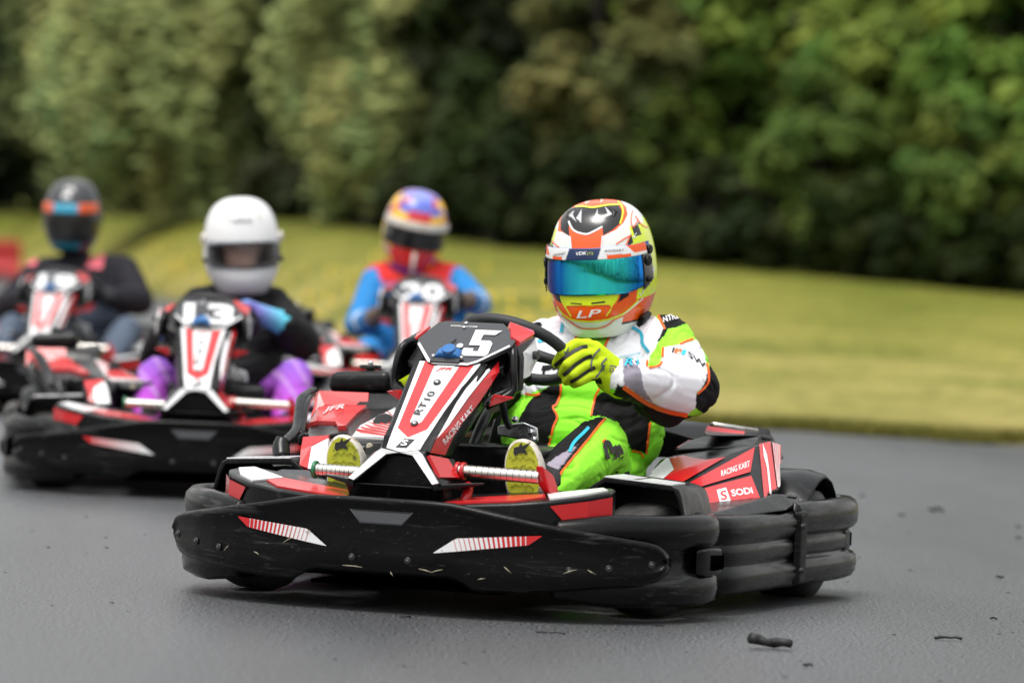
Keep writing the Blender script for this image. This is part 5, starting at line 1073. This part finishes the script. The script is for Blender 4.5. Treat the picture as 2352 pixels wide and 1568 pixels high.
# kart 13: black jacket, purple trousers, plain white helmet
h13 = (.058, 1.2, .885)
J13 = dict(hipL=(.11, 1.12, .2), hipR=(-.09, 1.12, .2), shL=(.18, 1.23, .655), shR=(-.085, 1.23, .645), neck=(.05, 1.22, .72), head=h13, elL=(.305, 1.0, .535), wrL=(.255, .80, .60), elR=(-.215, 1.0, .46), wrR=(-.17, .82, .55), handL=(.175, .70, .635), handR=(-.105, .70, .56),
           knL=(.30, .66, .415), anL=(.295, .38, .20), knR=(-.195, .66, .405), anR=(-.185, .38, .20), arm=(.076, .07, .055), leg=(.095, .066, .058), bulk=.98)
J13 = lean(J13, .052, 0); h13 = J13['head']
def suit13(co, reg, no):
    c = np.tile(np.array((.011, .011, .012)), (len(co), 1)); l = st_(reg, 'calf', 'thigh') & (co[:, 1] < 1.0)
    t = np.clip((co[:, 2]-.26)/.2, 0, 1)[:, None]; p = np.array((.52, .05, .50))*(1-t) + np.array((.25, .10, .52))*t
    w = np.abs(np.sin(co[:, 0]*38 + co[:, 2]*22 + co[:, 1]*6)) > .95; c[l] = p[l]; c[l & w] = (.42, .22, .55); return face(c, co, reg, h13)
def hel13(D, J):
    H = Helmet(h13, 6, 3, -4, 1.08)
    def cf(at, co): c = np.tile(np.array((.72, .72, .73)), (len(co), 1)); c[at[:, 1] > .97] = (.02, .02, .02); return c
    port = lambda a, t: abs(a) < 1.08 and .485 + .02*(a/1.08)**2 < t < .64 - .035*(a/1.08)**2
    he = H.shell('helmet', D, M['shellpaint'], 128, 90, cf, port); so = he.modifiers.new('thickness', 'SOLIDIFY'); so.thickness = .02; so.offset = -1
    vi = H.patch('visor', -1.16, 1.16, .47, .655, .003, M['visor_clear'], he, 40, 10)
    tube('visor_rim', [H.at(a, .49 + .02*(a/1.12)**2, .004) for a in np.linspace(-1.12, 1.12, 30)] + [H.at(a, .648 - .04*(a/1.12)**2, .004) for a in np.linspace(1.12, -1.12, 30)], .003, M['plastic'], vi, 6, 0, True)
    for g in (1, -1): cyl('visor_knob', H.at(g*1.4, .46, 0), H.at(g*1.4, .46, .012), .02, M['solewhite'], vi, 16); cyl('visor_tab', H.at(g*1.3, .60, 0), H.at(g*1.3, .60, .012), .01, M['dark'], vi, 10)
    bl, br, tl = H.at(-.32, .355, .004), H.at(.20, .355, .004), H.at(-.32, .32, .004)
    text('brow_lettering', 'ARAI', bl, br, tl, M['grey_print'], he, .004, .01, .2, H.R @ V((0, -1, 0)))
    for g in (1, -1): hull('brow_vent', [H.at(g*.42+d, t, o) for d in (-.03, .03) for t in (.27, .33) for o in (.001, .007)], M['solewhite'], he, .002)
back_driver(13, J13, suit13, hel13, ((.22, .03, .45), (.12, .6, .75)), 'driver in black jacket, purple trousers and plain white helmet in kart 13', np.array((.02, .018, .016)))
# kart 20: red and blue suit, painted helmet
h20 = (-.035, 1.2, .905)
J20 = dict(hipL=(.1, 1.12, .2), hipR=(-.1, 1.12, .2), shL=(.15, 1.22, .685), shR=(-.195, 1.22, .675), neck=(-.03, 1.22, .75), head=h20, elL=(.265, 1.0, .58), wrL=(.225, .84, .60), elR=(-.265, 1.0, .47), wrR=(-.20, .84, .50), handL=(.165, .72, .59), handR=(-.125, .72, .535),
           knL=(.22, .74, .40), anL=(.22, .38, .26), knR=(-.20, .74, .36), anR=(-.21, .38, .25), arm=(.07, .06, .048), leg=(.09, .068, .055))
def suit20(co, reg, no):
    c = np.tile(np.array((.025, .20, .50)), (len(co), 1)); y = st_(reg, 'torso', 'shoulder') & (co[:, 2] > .66); c[y] = (.62, .03, .025)
    c[st_(reg, 'torso') & (np.abs(co[:, 0]+.03) < .07) & (co[:, 2] > .5)] = (.55, .04, .03); a = st_(reg, 'fore') & (np.abs(np.sin(co[:, 1]*30)) > .9); c[a] = (.5, .6, .75)
    c[st_(reg, 'calf') & (co[:, 1] < .6)] = (.60, .025, .02); return face(c, co, reg, h20)
def hel20(D, J):
    H = Helmet(h20, 4, 14, 8, 1.08)
    def cf(at, co):
        a, t = at[:, 0], at[:, 1]; c = np.tile(np.array((.88, .48, .01)), (len(co), 1))
        c[(t < .33) & (np.abs(a) < .8)] = (.10, .14, .55); c[(t < .18)] = (.20, .25, .68); c[(t > .30) & (t < .385) & (np.abs(a) < .38)] = (.6, .02, .04)
        c[(np.sin(a*5+t*22) > .72) & (t < .4) & (np.abs(a) > .5)] = (.5, .03, .06); c[(np.sin(a*4-t*30) > .82) & (np.abs(a) > .6)] = (.09, .08, .42)
        c[(t > .6) & (np.abs(a) < .75)] = (.62, .02, .02); c[(t > .80) & (np.abs(a) < 1.2)] = (.05, .06, .42); c[(np.abs(a) > 1.2) & (t > .5) & (t < .8)] = (.85, .62, .02); c[t > .97] = (.02, .02, .02); return c
    he = H.shell('helmet', D, M['shellpaint'], 160, 110, cf)
    vi = H.patch('visor', -1.25, 1.25, .43, .60, .005, M['visor_dark'], he, 40, 10); setcol
    H.patch('sun_strip', -1.3, 1.3, .39, .45, .009, M['solewhite'], vi, 50, 6, None, .002)
    tube('chin_strap', [H.at(.03, .62, .012), H.at(.06, .78, .012), H.at(.1, .96, .01)], .009, M['solewhite'], he, 8)
back_driver(20, J20, suit20, hel20, ((.085, .065, .05), (.14, .10, .08)), 'driver in blue and red suit with multicoloured helmet in kart 20', np.array((.5, .02, .02)))
# kart 19: dark suit, dark helmet with orange and cyan band
h19 = (-.098, 1.2, .965)
J19 = dict(hipL=(.06, 1.12, .2), hipR=(-.15, 1.12, .2), shL=(.155, 1.22, .685), shR=(-.255, 1.22, .655), neck=(-.09, 1.22, .78), head=h19, elL=(.285, 1.02, .55), wrL=(.20, .84, .56), elR=(-.36, 1.02, .50), wrR=(-.21, .84, .54), handL=(.155, .72, .58), handR=(-.115, .72, .56),
           knL=(.30, .72, .41), anL=(.28, .38, .25), knR=(-.25, .72, .40), anR=(-.23, .38, .25), arm=(.088, .075, .055), leg=(.1, .072, .058), bulk=1.08)
J19 = lean(J19, .087, .4); h19 = J19['head']
def suit19(co, reg, no):
    c = np.tile(np.array((.014, .013, .018)), (len(co), 1)); c[st_(reg, 'calf', 'thigh') & (co[:, 1] < 1.05)] = (.085, .11, .155)
    c[st_(reg, 'torso') & (co[:, 2] < .6)] = (.03, .04, .06); s = st_(reg, 'shoulder', 'torso', 'upper') & (co[:, 2] > .70); c[s & (np.abs(co[:, 0]-.10) < .035)] = (.75, .16, .2); c[s & (np.abs(co[:, 0]+.235) < .035)] = (.75, .16, .2)
    c[st_(reg, 'torso') & (np.hypot(co[:, 0]-.085, (co[:, 2]-.56)*.6) < .04)] = (.35, .02, .03); return face(c, co, reg, h19)
def hel19(D, J):
    H = Helmet(h19, -6, 6, 0, 1.06)
    def cf(at, co):
        a, t = at[:, 0], at[:, 1]; c = np.tile(np.array((.035, .036, .04)), (len(co), 1)); c[t > .6] = (.008, .008, .01); c[(t > .76) & (t < .86) & (np.abs(a) < .75)] = (.02, .20, .30); return c
    he = H.shell('helmet', D, M['shellpaint'], 128, 90, cf); vi = H.patch('visor', -1.3, 1.3, .43, .64, .005, M['visor_dark'], he, 40, 10)
    def sf(a, v): return np.array((.04, .36, .55)) if abs(a) < .42 else np.array((.75, .10, .02))
    H.patch('sun_strip', -1.3, 1.3, .395, .475, .009, M['flatpaint'], vi, 60, 6, sf, .002)
    printed = [H.at(-.14, .34, .003), H.at(.14, .34, .003), H.at(.1, .29, .003), H.at(-.1, .29, .003)]; sticker('brow_badge', printed, M['white'], he, .003, H.R @ V((0, -1, .2)))
back_driver(19, J19, suit19, hel19, ((.03, .03, .035), (.05, .05, .055)), 'driver in dark suit with pink shoulder stripes and dark helmet in kart 19', np.array((.02, .02, .02)))

# ------------------------------------------------------------------ barrier and rubber on the track
def barrier(x, y, rz, label):
    B = empty('safety_barrier', (x, y, 0), rz); tag(B, label, 'barrier', 'red barriers by the far bend')
    secs = [[(xx, yy, z) for yy, z in ((-.25, 0), (-.25, .2), (-.12, .35), (-.1, .82), (.1, .82), (.12, .35), (.25, .2), (.25, 0))] for xx in np.linspace(-.95, .95, 5)]
    b = loft('body', secs, mat('faded_red_plastic', (.5, .035, .035), .5, var=.2, vscale=3), B, True, .03)
    for xx in (-.45, .45): boxp('forklift_slot', (xx-.14, -.262, .05), (xx+.14, -.24, .15), M['dark'], b, .01)
    boxp('top_lug', (-.98, -.06, .3), (-.94, .06, .7), M['redpl'], b, .01)
barrier(-11.6, 92, .25, 'red plastic barrier at the left edge behind kart 19'); barrier(-13.75, 91.3, .35, 'second red barrier, further left along the bend')
rs = np.random.RandomState(9); vs, fs = [], []
for k in range(260):
    x, y, r = rs.uniform(-2.2, 2.6), rs.uniform(8.2, 15), rs.uniform(.0015, .005); b_ = len(vs); z_ = float(track_z(np.array(x), np.array(y)))
    vs += [(x+r*rs.uniform(.8, 2.2), y, z_+.001), (x-r*rs.uniform(.8, 2.2), y, z_+.001), (x, y+r, z_+.001), (x, y-r, z_+.001), (x+rs.normal(0, r*.3), y, z_+r*rs.uniform(.6, 1.3))]; fs += [(b_+i, b_+j, b_+4) for i, j in ((0, 2), (2, 1), (1, 3), (3, 0))]
tag(ob('rubber_crumbs', vs, fs, M['dark'], None, False), 'tiny black rubber crumbs strewn over the tarmac', 'rubber crumbs', kind='stuff')
M['scrap'] = mat('torn_rubber', (.008, .008, .008), .6, var=.3, bump=.5, bscale=60)
SCR = ((0.598, 9.398, 0.088, 0.022, 'largest twisted black rubber scrap in the right foreground'),
    (1.033, 9.819, 0.062, 0.007, 'thin rubber strip near the right edge of the foreground'),
    (-0.217, 9.781, 0.02, 0.005, 'tiny rubber crumb below the front bumper of kart 5'),
    (0.114, 9.539, 0.065, 0.004, 'flat sliver of rubber in the foreground centre'),
    (0.368, 9.846, 0.02, 0.004, 'tiny rubber crumb right of the foreground sliver'),
    (0.653, 8.997, 0.018, 0.006, 'small crumb of rubber just right below the largest scrap'),
    (1.212, 10.470, 0.016, 0.005, 'small rubber crumb above the thin strip at right'),
    (1.392, 11.924, 0.022, 0.006, 'rubber crumb right of the rear bumper of kart 5'),
    (1.664, 13.803, 0.018, 0.006, 'rubber crumb at the right edge of the tarmac'),
    (1.742, 14.443, 0.02, 0.005, 'uppermost rubber crumb at the right edge'),
    (1.533, 15.172, 0.055, 0.012, 'blurred rubber scrap on the tarmac behind the rear bumper'),
    (1.378, 14.830, 0.02, 0.006, 'small blurred crumb left of the blurred rubber scrap'),
    (1.340, 16.036, 0.02, 0.006, 'faint far crumb above the rear bumper of kart 5'))
for i, (x, y, L_, w_, lab) in enumerate(SCR):
    rs = np.random.RandomState(100+i); a = rs.uniform(-.4, .4); n_ = 6; pts = []
    for k in range(n_): t = k/(n_-1)-.5; pts.append((x + L_*t*math.cos(a), y + L_*t*math.sin(a) + rs.normal(0, w_*.6), .001 + w_*.5 + abs(rs.normal(0, w_*.6))*(1 - abs(t))))
    tag(tube('rubber_scrap', pts, [w_*rs.uniform(.35, .6) for _ in pts], M['scrap'], None, 7, 2), lab, 'rubber scrap', 'torn tyre rubber on the tarmac')
